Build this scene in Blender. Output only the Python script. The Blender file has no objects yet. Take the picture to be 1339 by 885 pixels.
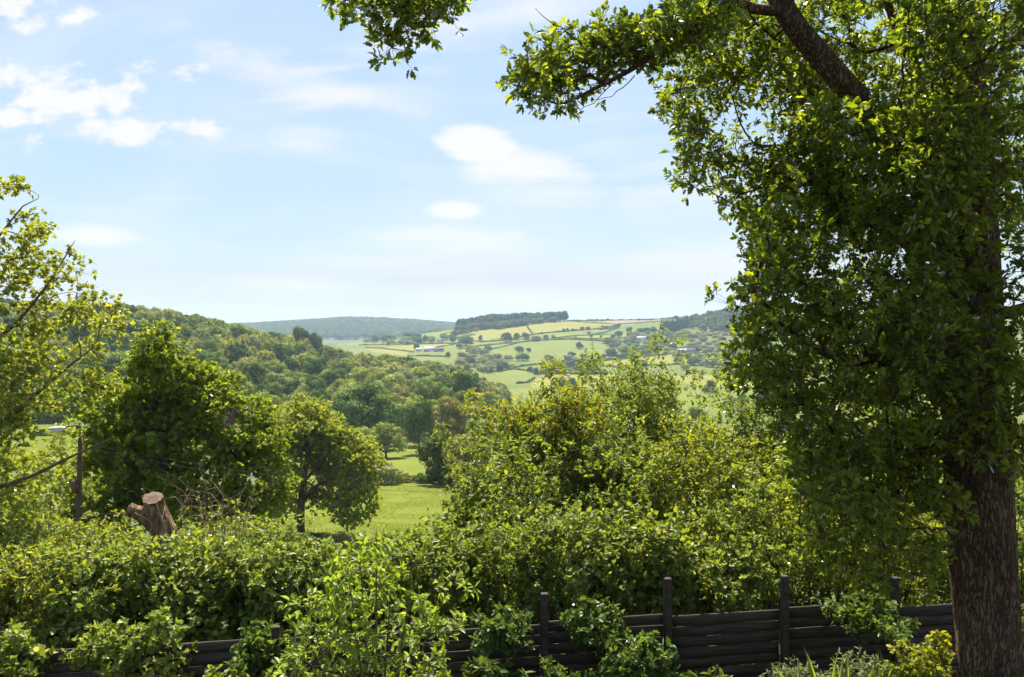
import bpy, bmesh, math, random
import numpy as np
from mathutils import Vector

# ------------------------------------------------------------------ camera, light, exposure
F, CX, CY, CAMZ = 1051.0, 669.5, 442.5, 5.3
SUN_AZ, SUN_EL = -8.0, 57.0          # degrees; azimuth from +Y towards +X
EXPOSURE = 1.6
SKY_STRENGTH = 0.085
SKY_LEVEL, SKY_KNEE, SKY_SAT = .97, 0.45, 1.0
LEAF_GAIN = 1.75
HAZE_DENSITY = 1.15e-4

sc = bpy.context.scene
col = sc.collection
cam = bpy.data.objects.new("camera", bpy.data.cameras.new("camera"))
col.objects.link(cam)
cam.location = (0, 0, CAMZ)
cam.rotation_euler = (math.radians(90), 0, 0)
cam.data.sensor_width = 36
cam.data.lens = 36 * F / 1339
cam.data.clip_start = 0.05
cam.data.clip_end = 40000
sc.camera = cam
sc.view_settings.view_transform = 'Standard'
sc.view_settings.look = 'None'
sc.view_settings.exposure = EXPOSURE
sc.view_settings.gamma = 1.0
sc.render.engine = 'CYCLES'
cy = sc.cycles
cy.max_bounces = 10; cy.diffuse_bounces = 6; cy.glossy_bounces = 2; cy.transmission_bounces = 6
cy.transparent_max_bounces = 4; cy.volume_bounces = 0
cy.caustics_reflective = False; cy.caustics_refractive = False
cy.use_adaptive_sampling = True; cy.adaptive_threshold = 0.02
cy.use_denoising = True
cy.sample_clamp_indirect = 6

az, el = math.radians(SUN_AZ), math.radians(SUN_EL)
SUN_DIR = Vector((math.sin(az) * math.cos(el), math.cos(az) * math.cos(el), math.sin(el)))
sl = bpy.data.lights.new("sun", 'SUN')
sl.energy = 5.0; sl.angle = math.radians(0.53); sl.color = (1.0, 0.94, 0.82)
so = bpy.data.objects.new("sun", sl); col.objects.link(so)
so.rotation_euler = (-SUN_DIR).to_track_quat('-Z', 'Y').to_euler()


class E:
    """tiny expression wrapper round math nodes"""
    def __init__(s, t, sock): s.t, s.s = t, sock
    def _n(s, op, b=None, c=None):
        n = s.t.nodes.new('ShaderNodeMath'); n.operation = op
        s.t.links.new(s.s, n.inputs[0])
        for i, v in ((1, b), (2, c)):
            if v is None: continue
            if isinstance(v, E): s.t.links.new(v.s, n.inputs[i])
            else: n.inputs[i].default_value = v
        return E(s.t, n.outputs[0])
    def __add__(s, b): return s._n('ADD', b)
    def __sub__(s, b): return s._n('SUBTRACT', b)
    def __mul__(s, b): return s._n('MULTIPLY', b)
    def __truediv__(s, b): return s._n('DIVIDE', b)
    def max(s, b): return s._n('MAXIMUM', b)
    def min(s, b): return s._n('MINIMUM', b)
    def step(s, a, b):
        n = s.t.nodes.new('ShaderNodeMapRange'); n.interpolation_type = 'SMOOTHSTEP'
        s.t.links.new(s.s, n.inputs[0]); n.inputs[1].default_value = a; n.inputs[2].default_value = b
        return E(s.t, n.outputs[0])


def build_world():
    w = bpy.data.worlds.new("World"); sc.world = w; w.use_nodes = True
    t = w.node_tree; t.nodes.clear()
    out = t.nodes.new('ShaderNodeOutputWorld'); bg = t.nodes.new('ShaderNodeBackground')
    t.links.new(bg.outputs[0], out.inputs[0]); bg.inputs[1].default_value = SKY_STRENGTH
    sky = t.nodes.new('ShaderNodeTexSky'); sky.sky_type = 'NISHITA'; sky.sun_disc = False
    sky.sun_elevation = el; sky.sun_rotation = az; sky.altitude = 100
    sky.air_density = 1.0; sky.dust_density = 0.6; sky.ozone_density = 1.5
    tc = t.nodes.new('ShaderNodeTexCoord')
    sp = t.nodes.new('ShaderNodeSeparateXYZ'); t.links.new(tc.outputs['Generated'], sp.inputs[0])
    X, Y, Z = (E(t, sp.outputs[i]) for i in range(3))
    yy = Y.max(0.08)
    U = (X / yy) * (F / 100) + CX / 100          # sky direction, in tangent units
    V = (Z / yy) * (-F / 100) + CY / 100
    front = Y.step(0.1, 0.35)

    def noise(su, sv, off, detail=6, rough=.55, dist=0.0):
        cb = t.nodes.new('ShaderNodeCombineXYZ')
        t.links.new((U * su + off).s, cb.inputs[0]); t.links.new((V * sv + off * .7).s, cb.inputs[1])
        n = t.nodes.new('ShaderNodeTexNoise'); n.inputs['Scale'].default_value = 1
        n.inputs['Detail'].default_value = detail; n.inputs['Roughness'].default_value = rough
        n.inputs['Distortion'].default_value = dist
        t.links.new(cb.outputs[0], n.inputs[0])
        return E(t, n.outputs[0])
    nA = noise(1.5, 2.6, 3.1, 10, .6)
    nB = noise(.35, 1.3, 9.4, 6, .55, .6)
    nC = noise(.22, 1.6, 21.0, 5, .5, .3)

    def blob(cx, cy_, rx, ry, rot, n, amp, lo, hi):
        c, s = math.cos(rot), math.sin(rot)
        dx, dy = U - cx / 100, V - cy_ / 100
        a = (dx * c + dy * s) * (100 / rx); b = (dy * c - dx * s) * (100 / ry)
        q = a * a + b * b
        m = (q * -1.0 + 1.0) + (n - .5) * amp
        return m.step(lo, hi)
    puffs = [blob(45, 140, 165, 60, .02, nA, 5.2, .35, 1.15), blob(160, 170, 150, 26, .04, nA, 4.2, .3, 1.1), blob(85, 105, 70, 30, .0, nA, 5, .35, 1.1),
             blob(190, 98, 84, 60, .35, nA, 7, .9, 2.2), blob(30, 8, 105, 36, .15, nA, 5, .3, 1.1),
             blob(250, 95, 36, 20, 0, nA, 6.0, .5, 1.7)]
    lent = [blob(625, 192, 66, 32, .15, nB, 2.6, .0, .7), blob(690, 222, 116, 34, .14, nB, 2.6, .0, .9), blob(720, 240, 120, 36, .05, nC, 2.5, .0, 1.6),
            blob(592, 275, 40, 13, .03, nB, 1.8, -.1, 1.2), blob(118, 307, 72, 16, .06, nB, 2.2, -.1, 1.4)]
    soft = [blob(390, 100, 210, 42, .27, nB, 7.0, -.1, 1.9), blob(330, 85, 150, 24, .4, nA, 4.5, -.1, 1.8), blob(450, 128, 90, 16, .15, nA, 4, .0, 1.8), blob(405, 180, 60, 20, .1, nB, 4, .0, 1.8),
            blob(640, 70, 400, 110, -.08, nB, 6.0, .3, 2.8), blob(840, 215, 190, 80, 0, nB, 5, .2, 2.4),
            blob(225, 260, 90, 10, 0, nC, 4, .1, 1.7), blob(600, 322, 160, 26, .05, nB, 4.0, .0, 1.7),
            blob(540, 345, 240, 22, .05, nC, 4.0, .0, 1.6), blob(870, 350, 240, 50, -.05, nC, 4, .0, 2),
            blob(380, 375, 130, 20, .03, nC, 3.6, .0, 1.6), blob(700, 385, 300, 26, .0, nC, 4, .0, 1.8)]
    haze = blob(600, 420, 900, 95, 0, nC, 1.8, -.2, .9)
    # greyer bellies low in the bank above the hills
    belly = blob(620, 362, 420, 34, .03, nC, 5.0, .2, 2.2)

    def mx(l, op):
        r = l[0]
        for k in l[1:]: r = r.max(k)
        return r * op
    m = mx(puffs, .96).max(mx(lent, .96)).max(mx(soft, .72))
    m = m * front
    hz = haze * .8 * front
    # a thin even veil of cirrus all over the sky
    veil = (nB.step(.35, .7) * .30 + .13)
    # even out the very bright aureole and horizon of the model sky
    bw = t.nodes.new('ShaderNodeRGBToBW'); t.links.new(sky.outputs[0], bw.inputs[0])
    ev = E(t, bw.outputs[0]); g = (ev * 0.0 + WHITE * SKY_LEVEL) / (ev + WHITE * SKY_KNEE)
    vm = t.nodes.new('ShaderNodeVectorMath'); vm.operation = 'SCALE'
    t.links.new(sky.outputs[0], vm.inputs[0]); t.links.new(g.s, vm.inputs['Scale'])
    hsv = t.nodes.new('ShaderNodeHueSaturation'); hsv.inputs['Saturation'].default_value = SKY_SAT
    t.links.new(vm.outputs[0], hsv.inputs['Color'])

    def mix(a, fac, rgb):
        n = t.nodes.new('ShaderNodeMix'); n.data_type = 'RGBA'
        t.links.new(fac.s, n.inputs[0]); t.links.new(a, n.inputs[6]); n.inputs[7].default_value = (*rgb, 1)
        return n.outputs[2]
    k = WHITE
    c = mix(hsv.outputs[0], veil, (k * .93, k * .97, k * 1.0))
    c = mix(c, hz, (k * .76, k * .78, k * .85))
    c = mix(c, m, (k * 1.02, k * 1.0, k * .98))
    c = mix(c, belly * .7 * front, (k * .66, k * .68, k * .77))
    t.links.new(c, bg.inputs[0])


WHITE = 0.97 / (SKY_STRENGTH * 2 ** EXPOSURE)
build_world()

rng = np.random.default_rng(7)
random.seed(7)


# ------------------------------------------------------------------ helpers
def P(px, py, d):
    return np.array([(px - CX) / F * d, d, CAMZ + (CY - py) / F * d])


def tag(o, label=None, cat=None, group=None, kind=None):
    if label: o["label"] = label
    if cat: o["category"] = cat
    if group: o["group"] = group
    if kind: o["kind"] = kind
    return o


def empty(name, loc):
    o = bpy.data.objects.new(name, None); col.objects.link(o); o.location = loc
    o.empty_display_size = .2
    return o


def raw_mesh(name, verts, loops, starts, mats, mat_idx=None, smooth=False):
    me = bpy.data.meshes.new(name)
    verts = np.asarray(verts, np.float32)
    me.vertices.add(len(verts)); me.vertices.foreach_set('co', verts.ravel())
    me.loops.add(len(loops)); me.loops.foreach_set('vertex_index', np.asarray(loops, np.int32))
    me.polygons.add(len(starts)); me.polygons.foreach_set('loop_start', np.asarray(starts, np.int32))
    for m in (mats if isinstance(mats, (list, tuple)) else [mats]): me.materials.append(m)
    if mat_idx is not None: me.polygons.foreach_set('material_index', np.asarray(mat_idx, np.int32))
    if smooth: me.polygons.foreach_set('use_smooth', np.ones(len(starts), bool))
    me.update(calc_edges=True)
    return me


def link(name, me, parent=None, loc=None):
    o = bpy.data.objects.new(name, me); col.objects.link(o)
    if parent is not None: o.parent = parent
    if loc is not None: o.location = loc
    return o


class Soup:
    """collects polygons for one mesh"""
    def __init__(s): s.v, s.l, s.st, s.mi, s.n, s.nl = [], [], [], [], 0, 0
    def add(s, verts, faces_idx, sizes, mat=0):
        verts = np.asarray(verts, np.float32).reshape(-1, 3)
        fi = np.asarray(faces_idx, np.int64).ravel(); sizes = np.asarray(sizes, np.int64)
        s.v.append(verts); s.l.append(fi + s.n)
        s.st.append(np.concatenate([[0], np.cumsum(sizes)[:-1]]) + s.nl)
        s.mi.append(np.full(len(sizes), mat)); s.n += len(verts); s.nl += len(fi)
    def inst(s, tpl, pos, R, size, mat=0):
        """tpl=(verts M,3; faces list); pos N,3; R N,3,3 (rows are axes); size N or N,3"""
        tv, tf = tpl; N, M = len(pos), len(tv)
        if N == 0: return
        size = np.asarray(size)
        if size.ndim == 1: size = size[:, None].repeat(3, 1)
        loc = tv[None] * size[:, None, :]
        v = np.einsum('nmk,nkj->nmj', loc, R) + pos[:, None, :]
        f = np.concatenate([np.asarray(q) for q in tf]); sz = np.array([len(q) for q in tf])
        fi = (f[None] + (np.arange(N) * M)[:, None]).ravel()
        s.add(v.reshape(-1, 3), fi, np.tile(sz, N), mat)
    def mesh(s, name, mats, smooth=False):
        return raw_mesh(name, np.concatenate(s.v), np.concatenate(s.l), np.concatenate(s.st), mats, np.concatenate(s.mi), smooth)


def unit(a):
    return a / np.maximum(np.linalg.norm(a, axis=-1, keepdims=True), 1e-9)


def frames(d, n):
    """rows x=d, y=side, z=normal"""
    x = unit(d); y = unit(np.cross(n, x)); z = np.cross(x, y)
    return np.stack([x, y, z], 1)


def rand_dirs(n): return unit(rng.normal(size=(n, 3)))


def h3(ix, iy, iz):
    v = np.sin(ix * 127.1 + iy * 311.7 + iz * 74.7) * 43758.5453
    return v - np.floor(v)


def vnoise(p, s=1.0):
    p = np.asarray(p) * s; i = np.floor(p); f = p - i; f = f * f * (3 - 2 * f)
    r = 0
    for a in (0, 1):
        for b in (0, 1):
            for c in (0, 1):
                w = (f[:, 0] if a else 1 - f[:, 0]) * (f[:, 1] if b else 1 - f[:, 1]) * (f[:, 2] if c else 1 - f[:, 2])
                r = r + w * h3(i[:, 0] + a, i[:, 1] + b, i[:, 2] + c)
    return r


# ------------------------------------------------------------------ materials
def new_mat(name):
    m = bpy.data.materials.new(name); m.use_nodes = True
    t = m.node_tree; t.nodes.clear()
    o = t.nodes.new('ShaderNodeOutputMaterial')
    return m, t, o


def leaf_mat(name, a, b, c=None, trans=.42, tint=(1.25, 1.15, .45), gloss=.5, rough=.38, objcol=False):
    """a..b: range of leaf colours, c: rarer third colour; per-leaf variation"""
    m, t, o = new_mat(name); L = t.links.new
    k = 1.0 if objcol else LEAF_GAIN
    w = np.array([1.1, 1.0, .88]); a, b = np.array(a) * k * w, np.array(b) * k * w; c = None if c is None else np.array(c) * k
    gloss *= .45; trans += .0 if objcol else .13
    g = t.nodes.new('ShaderNodeNewGeometry')
    rp = t.nodes.new('ShaderNodeValToRGB'); L(g.outputs['Random Per Island'], rp.inputs[0])
    e = rp.color_ramp.elements
    e[0].position = 0; e[0].color = (*a, 1); e[1].position = .86; e[1].color = (*b, 1)
    if c is not None:
        x = e.new(.99); x.color = (*c, 1)
    colr = rp.outputs[0]
    if objcol:
        oi = t.nodes.new('ShaderNodeObjectInfo')
        mx = t.nodes.new('ShaderNodeMix'); mx.data_type = 'RGBA'; mx.blend_type = 'MULTIPLY'; mx.inputs[0].default_value = 1
        L(colr, mx.inputs[6]); L(oi.outputs['Color'], mx.inputs[7]); colr = mx.outputs[2]
    df = t.nodes.new('ShaderNodeBsdfDiffuse'); L(colr, df.inputs[0])
    tr = t.nodes.new('ShaderNodeBsdfTranslucent')
    mt = t.nodes.new('ShaderNodeMix'); mt.data_type = 'RGBA'; mt.blend_type = 'MULTIPLY'; mt.inputs[0].default_value = 1
    L(colr, mt.inputs[6]); mt.inputs[7].default_value = (*tint, 1); L(mt.outputs[2], tr.inputs[0])
    ms = t.nodes.new('ShaderNodeMixShader'); ms.inputs[0].default_value = trans
    L(df.outputs[0], ms.inputs[1]); L(tr.outputs[0], ms.inputs[2])
    sh = ms.outputs[0]
    if gloss > 0:
        gl = t.nodes.new('ShaderNodeBsdfGlossy'); gl.inputs['Roughness'].default_value = rough
        gl.inputs[0].default_value = (1, 1, 1, 1)
        fr = t.nodes.new('ShaderNodeFresnel'); fr.inputs[0].default_value = 1.38
        k = E(t, fr.outputs[0]) * gloss
        m2 = t.nodes.new('ShaderNodeMixShader'); L(k.s, m2.inputs[0]); L(sh, m2.inputs[1]); L(gl.outputs[0], m2.inputs[2])
        sh = m2.outputs[0]
    L(sh, o.inputs[0])
    return m


def noise_mat(name, cols, scale, detail=6, stretch=(1, 1, 1), bump=.3, bdist=.02, rough=.9, coord='Object', pos=None, wave=None, nrough=.6):
    m, t, o = new_mat(name); L = t.links.new
    tc = t.nodes.new('ShaderNodeTexCoord'); mp = t.nodes.new('ShaderNodeMapping'); mp.inputs['Scale'].default_value = stretch
    L(tc.outputs[coord], mp.inputs[0])
    n = t.nodes.new('ShaderNodeTexNoise'); n.inputs['Scale'].default_value = scale; n.inputs['Detail'].default_value = detail
    n.inputs['Roughness'].default_value = nrough
    L(mp.outputs[0], n.inputs[0])
    rp = t.nodes.new('ShaderNodeValToRGB'); e = rp.color_ramp.elements
    k = len(cols)
    pos = pos or [.3 + .4 * i / (k - 1) for i in range(k)]
    e[0].position = pos[0]; e[0].color = (*cols[0], 1); e[1].position = pos[-1]; e[1].color = (*cols[-1], 1)
    for i in range(1, k - 1):
        x = e.new(pos[i]); x.color = (*cols[i], 1)
    L(n.outputs[0], rp.inputs[0])
    p = t.nodes.new('ShaderNodeBsdfPrincipled'); p.inputs['Roughness'].default_value = rough
    p.inputs['Specular IOR Level'].default_value = .2
    L(rp.outputs[0], p.inputs['Base Color'])
    if bump:
        b = t.nodes.new('ShaderNodeBump'); b.inputs['Strength'].default_value = bump; b.inputs['Distance'].default_value = bdist
        n2 = t.nodes.new('ShaderNodeTexNoise'); n2.inputs['Scale'].default_value = scale * 2.3; n2.inputs['Detail'].default_value = 8
        L(mp.outputs[0], n2.inputs[0]); L(n2.outputs[0], b.inputs['Height']); L(b.outputs[0], p.inputs['Normal'])
    L(p.outputs[0], o.inputs[0])
    return m


M = {}
M['oak'] = leaf_mat('oak_leaf', (.036, .07, .011), (.10, .145, .018), (.17, .19, .024), trans=.5, tint=(1.5, 1.35, .4), gloss=.45)
M['pale'] = leaf_mat('pale_maple_leaf', (.09, .135, .02), (.15, .19, .028), (.21, .21, .05), trans=.45, tint=(1.3, 1.15, .4), gloss=.5)
M['dense'] = leaf_mat('dense_maple_leaf', (.065, .11, .014), (.115, .16, .02), (.17, .20, .03), trans=.42, tint=(1.4, 1.25, .4), gloss=.4)
M['hedge'] = leaf_mat('hedge_leaf', (.06, .11, .018), (.13, .175, .026), (.22, .235, .08), trans=.42, tint=(1.3, 1.15, .4), gloss=.7, rough=.5)
M['hedge_y'] = leaf_mat('golden_hedge_leaf', (.095, .14, .018), (.14, .19, .024), (.21, .23, .05), trans=.45, tint=(1.3, 1.1, .35), gloss=.6, rough=.52)
M['thicket'] = leaf_mat('thicket_leaf', (.055, .10, .015), (.12, .17, .022), (.18, .21, .03), trans=.42, tint=(1.35, 1.2, .4), gloss=.6, rough=.52)
M['russet'] = leaf_mat('russet_tip_leaf', (.07, .115, .018), (.125, .17, .022), (.32, .19, .02), trans=.42, tint=(1.3, 1.1, .35), gloss=.6, rough=.52)
M['sapling'] = leaf_mat('fruit_sapling_leaf', (.085, .14, .02), (.13, .19, .028), (.19, .22, .04), trans=.5, tint=(1.3, 1.25, .4), gloss=.8, rough=.42)
M['shade'] = leaf_mat('dark_shaded_leaf', (.03, .06, .014), (.06, .10, .02), (.09, .12, .03), trans=.4, gloss=.5)  # dark plant leaves; on the fence growth the darkness stands in for shade
M['gold'] = leaf_mat('golden_shrub_leaf', (.10, .14, .012), (.16, .18, .018), (.22, .21, .03), trans=.45, tint=(1.25, 1.1, .3), gloss=.5)
M['grey'] = leaf_mat('grey_green_leaf', (.08, .11, .06), (.13, .16, .09), (.18, .2, .12), trans=.3, tint=(1.1, 1.1, .6), gloss=.3)
M['far'] = leaf_mat('far_leaf', (.8, .8, .8), (1.15, 1.15, 1.1), (1.4, 1.35, 1.2), trans=.14, tint=(1.3, 1.2, .5), gloss=0, objcol=True)
M['farwood'] = leaf_mat('far_wood_leaf', (.032, .06, .02), (.06, .09, .025), (.1, .12, .03), trans=.25, gloss=0)
M['conifer'] = leaf_mat('conifer_leaf', (.014, .03, .014), (.03, .05, .02), (.04, .06, .02), trans=.1, gloss=0)
M['oldbark'] = noise_mat('oak_bark', [(.035, .022, .013), (.11, .075, .045), (.2, .14, .09)], 11, 9, (1, 1, .25), bump=1.0, bdist=.05, coord='Object')


def bark_mat(name):
    m, t, o = new_mat(name); L = t.links.new
    tc = t.nodes.new('ShaderNodeTexCoord')
    def nz(sc_, st, det, rgh=.6, dis=0):
        mp = t.nodes.new('ShaderNodeMapping'); mp.inputs['Scale'].default_value = (1, 1, st); L(tc.outputs['Object'], mp.inputs[0])
        n = t.nodes.new('ShaderNodeTexNoise'); n.inputs['Scale'].default_value = sc_; n.inputs['Detail'].default_value = det; n.inputs['Roughness'].default_value = rgh; n.inputs['Distortion'].default_value = dis
        L(mp.outputs[0], n.inputs[0]); return E(t, n.outputs[0])
    f = (nz(27, .2, 5, .6, .3) - .5)._n('ABSOLUTE')
    crack = f.step(-.03, .1)                     # 0 in the furrow, 1 on the plate
    big, fine = nz(1.7, .6, 4), nz(60, .5, 5)
    v = crack * .42 + big.step(.3, .7) * .3 + fine.step(.25, .75) * .38
    rp = t.nodes.new('ShaderNodeValToRGB'); L(v.s, rp.inputs[0]); e = rp.color_ramp.elements
    e[0].position = .1; e[0].color = (.02, .012, .007, 1); e[1].position = 1; e[1].color = (.24, .165, .10, 1); x = e.new(.6); x.color = (.11, .07, .04, 1)
    p = t.nodes.new('ShaderNodeBsdfPrincipled'); p.inputs['Roughness'].default_value = .95; p.inputs['Specular IOR Level'].default_value = .15
    L(rp.outputs[0], p.inputs['Base Color'])
    b = t.nodes.new('ShaderNodeBump'); b.inputs['Strength'].default_value = 1; b.inputs['Distance'].default_value = .03
    L((crack + fine * .35).s, b.inputs['Height']); L(b.outputs[0], p.inputs['Normal']); L(p.outputs[0], o.inputs[0])
    return m


M['bark'] = bark_mat('furrowed_bark')
M['twig'] = noise_mat('twig_bark', [(.04, .03, .02), (.11, .085, .06)], 6, 4, (1, 1, .4), bump=.4, bdist=.01)
M['palebark'] = noise_mat('pale_bark', [(.07, .055, .03), (.16, .13, .075)], 6, 4, (1, 1, .4), bump=.4, bdist=.01)
M['dry'] = noise_mat('dry_stem', [(.16, .11, .065), (.34, .25, .16)], 8, 4, bump=.2, bdist=.01)
M['stump'] = noise_mat('stump_bark', [(.03, .016, .01), (.18, .11, .06), (.36, .25, .165)], 12, 10, (1, 1, .3), bump=1.0, bdist=.05)
M['cut'] = noise_mat('cut_wood', [(.09, .052, .03), (.22, .135, .08)], 14, 9, bump=.9, bdist=.01)


def cut_mat():
    m, t, o = new_mat('sawn_rings'); L = t.links.new
    tc = t.nodes.new('ShaderNodeTexCoord'); sp = t.nodes.new('ShaderNodeSeparateXYZ'); L(tc.outputs['Generated'], sp.inputs[0])
    nn = t.nodes.new('ShaderNodeTexNoise'); nn.inputs['Scale'].default_value = 6; nn.inputs['Detail'].default_value = 6; L(tc.outputs['Generated'], nn.inputs[0])
    N_ = E(t, nn.outputs[0]); dx = E(t, sp.outputs[0]) - .52; dy = E(t, sp.outputs[1]) - .47
    r = (dx * dx + dy * dy)._n('SQRT') + N_ * .07
    ring = (r * 75.0)._n('SINE') * .5 + .5
    v = ring * .35 + N_.step(.3, .7) * .4 + r.step(.0, .5) * .3
    rp = t.nodes.new('ShaderNodeValToRGB'); L(v.s, rp.inputs[0]); e = rp.color_ramp.elements
    e[0].position = .1; e[0].color = (.035, .02, .012, 1); e[1].position = .95; e[1].color = (.17, .10, .06, 1)
    p = t.nodes.new('ShaderNodeBsdfPrincipled'); p.inputs['Roughness'].default_value = .9; L(rp.outputs[0], p.inputs['Base Color'])
    b = t.nodes.new('ShaderNodeBump'); b.inputs['Strength'].default_value = .8; b.inputs['Distance'].default_value = .01; L(v.s, b.inputs['Height']); L(b.outputs[0], p.inputs['Normal'])
    L(p.outputs[0], o.inputs[0]); return m


M['cut'] = cut_mat()
M['fence'] = noise_mat('dark_fence_stain', [(.02, .016, .012), (.05, .04, .031), (.09, .072, .056)], 5, 9, (.5, 6, 10), bump=.35, bdist=.003, rough=.85)
M['pole'] = noise_mat('creosote_pole', [(.05, .032, .02), (.13, .085, .055)], 5, 5, (1, 1, .1), bump=.4, bdist=.01)
M['metal'] = noise_mat('lamp_grey_metal', [(.42, .42, .4), (.58, .58, .56)], 4, 3, bump=0, rough=.45)
M['lens'] = noise_mat('lamp_lens', [(.5, .52, .5), (.65, .66, .64)], 4, 3, bump=0, rough=.25)
M['cable'] = noise_mat('cable_black', [(.05, .05, .05), (.08, .08, .08)], 4, 3, bump=0)


# ------------------------------------------------------------------ terrain
ROWS = np.array([.02, 9, 13, 18, 26, 40, 74, 110, 150, 200, 300, 400, 500, 600, 700, 850, 1000, 1200, 1500, 1700, 2000, 2600, 3500, 4500, 9000.])
NEAR = [5.3, 5.3, 5.3, 6.0, 9.0, 13.0, 18.2, 20.3, 24.5]
T = {-400: [530, 480, 430, 402, 398, 402, 405, 408, 410, 412, 414, 418, 420, 424, 430, 438],
     0: [545, 500, 450, 420, 414, 418, 425, 430, 432, 430, 428, 430, 432, 432, 434, 440],
     150: [552, 507, 456, 421, 420, 430, 440, 445, 445, 440, 436, 434, 432, 430, 434, 440],
     240: [563, 520, 475, 440, 431, 440, 450, 454, 452, 446, 442, 438, 434, 429, 433, 440],
     330: [575, 535, 495, 462, 449, 456, 464, 464, 458, 450, 446, 442, 439, 427, 433, 440],
     400: [582, 542, 507, 478, 462, 470, 475, 470, 462, 455, 450, 447, 442, 423, 431, 440],
     460: [587, 548, 518, 493, 480, 482, 484, 478, 468, 456, 449, 446, 444, 419.5, 430, 440],
     520: [588, 550, 521, 499, 485, 486, 482, 475, 464, 448, 441, 442, 441, 421.5, 429, 440],
     600: [588, 552, 525, 507, 496, 490, 483, 473, 459, 440, 431, 434, 438, 427, 429, 440],
     650: [588, 556, 538, 527, 518, 506, 494, 481, 463, 438, 424, 427, 434, 431, 431, 440],
     700: [588, 557, 540, 527, 516, 505, 493, 480, 462, 435, 422, 424, 432, 432, 432, 440],
     760: [588, 558, 540, 526, 515, 505, 493, 480, 461, 433, 420, 422, 430, 432, 432, 440],
     850: [590, 560, 540, 525, 514, 505, 493, 479, 460, 431, 418.5, 420, 428, 431, 432, 440],
     910: [590, 560, 540, 525, 514, 505, 493, 478, 458, 428, 414, 416, 424, 429, 432, 440],
     960: [590, 560, 540, 525, 514, 505, 492, 477, 456, 424, 409, 411, 420, 427, 432, 440],
     1100: [590, 560, 540, 525, 514, 503, 490, 474, 452, 420, 405, 407, 416, 425, 432, 440],
     1750: [580, 550, 530, 515, 505, 498, 485, 470, 450, 420, 404, 406, 414, 424, 432, 440]}
PX = np.array(sorted(T), float)
ZT = np.zeros((len(PX), len(ROWS)))
for i, p in enumerate(sorted(T)):
    ys = np.array(T[p], float)
    ZT[i] = np.concatenate([-np.array(NEAR), (CY - ys) / F * ROWS[9:]])
    if p <= 240:   # the lane side of the valley lies a little higher on the left
        k = 1 if p <= 0 else (.8 if p < 200 else .4)
        ZT[i, 8] += 3.0 * k; ZT[i, 7] += 1.0 * k
LR = np.log(ROWS + 4.0)


def hermite(xk, yk, x):
    """xk K; yk (N,K) or (K,); x N"""
    j = np.clip(np.searchsorted(xk, x) - 1, 0, len(xk) - 2)
    if yk.ndim == 1: yk = np.broadcast_to(yk, (len(x), len(xk)))
    ii = np.arange(len(x))
    def m(a):
        a0, a1 = np.maximum(a - 1, 0), np.minimum(a + 1, len(xk) - 1)
        return (yk[ii, a1] - yk[ii, a0]) / (xk[a1] - xk[a0])
    h = xk[j + 1] - xk[j]; s = np.clip((x - xk[j]) / h, 0, 1)
    return ((2 * s**3 - 3 * s**2 + 1) * yk[ii, j] + (s**3 - 2 * s**2 + s) * h * m(j) * .7
            + (-2 * s**3 + 3 * s**2) * yk[ii, j + 1] + (s**3 - s**2) * h * m(j + 1) * .7)


def ground_z(px, d):
    px = np.clip(np.asarray(px, float), PX[0], PX[-1]); d = np.asarray(d, float)
    px, d = np.broadcast_arrays(px, d); sh = px.shape; px, d = px.ravel(), d.ravel()
    ld = np.log(np.maximum(d, .02) + 4.0)
    colz = np.stack([hermite(LR, ZT[i], ld) for i in range(len(PX))], 1)
    z = hermite(PX, colz, px) + CAMZ
    q = np.stack([(px - CX) / F * d, d, 0 * d], 1)
    z = z + np.clip((d - 60) / 200, 0, 1) * (vnoise(q, 1 / 60.) - .5) * 2.0
    return z.reshape(sh)


def gz(x, y):
    y = max(y, .05)
    return float(ground_z(CX + x / y * F, y))


def hit(px, py, dmin=14, dmax=6000):
    """first ground point seen in a direction -> (x,y,z), distance"""
    d = np.exp(np.linspace(math.log(dmin), math.log(dmax), 3000))
    z = ground_z(np.full(len(d), px), d)
    y = CY - (z - CAMZ) / d * F
    k = np.argmax(y <= py)
    if y[k] > py: k = len(d) - 1
    return np.array([(px - CX) / F * d[k], d[k], z[k]]), d[k]


def in_poly(x, y, poly):
    poly = np.asarray(poly, float); x = np.asarray(x, float); y = np.asarray(y, float)
    c = np.zeros(x.shape, bool); j = len(poly) - 1
    for i in range(len(poly)):
        xi, yi = poly[i]; xj, yj = poly[j]
        with np.errstate(divide='ignore', invalid='ignore'):
            c ^= ((yi > y) != (yj > y)) & (x < (xj - xi) * (y - yi) / (yj - yi + 1e-12) + xi)
        j = i
    return c


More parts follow.
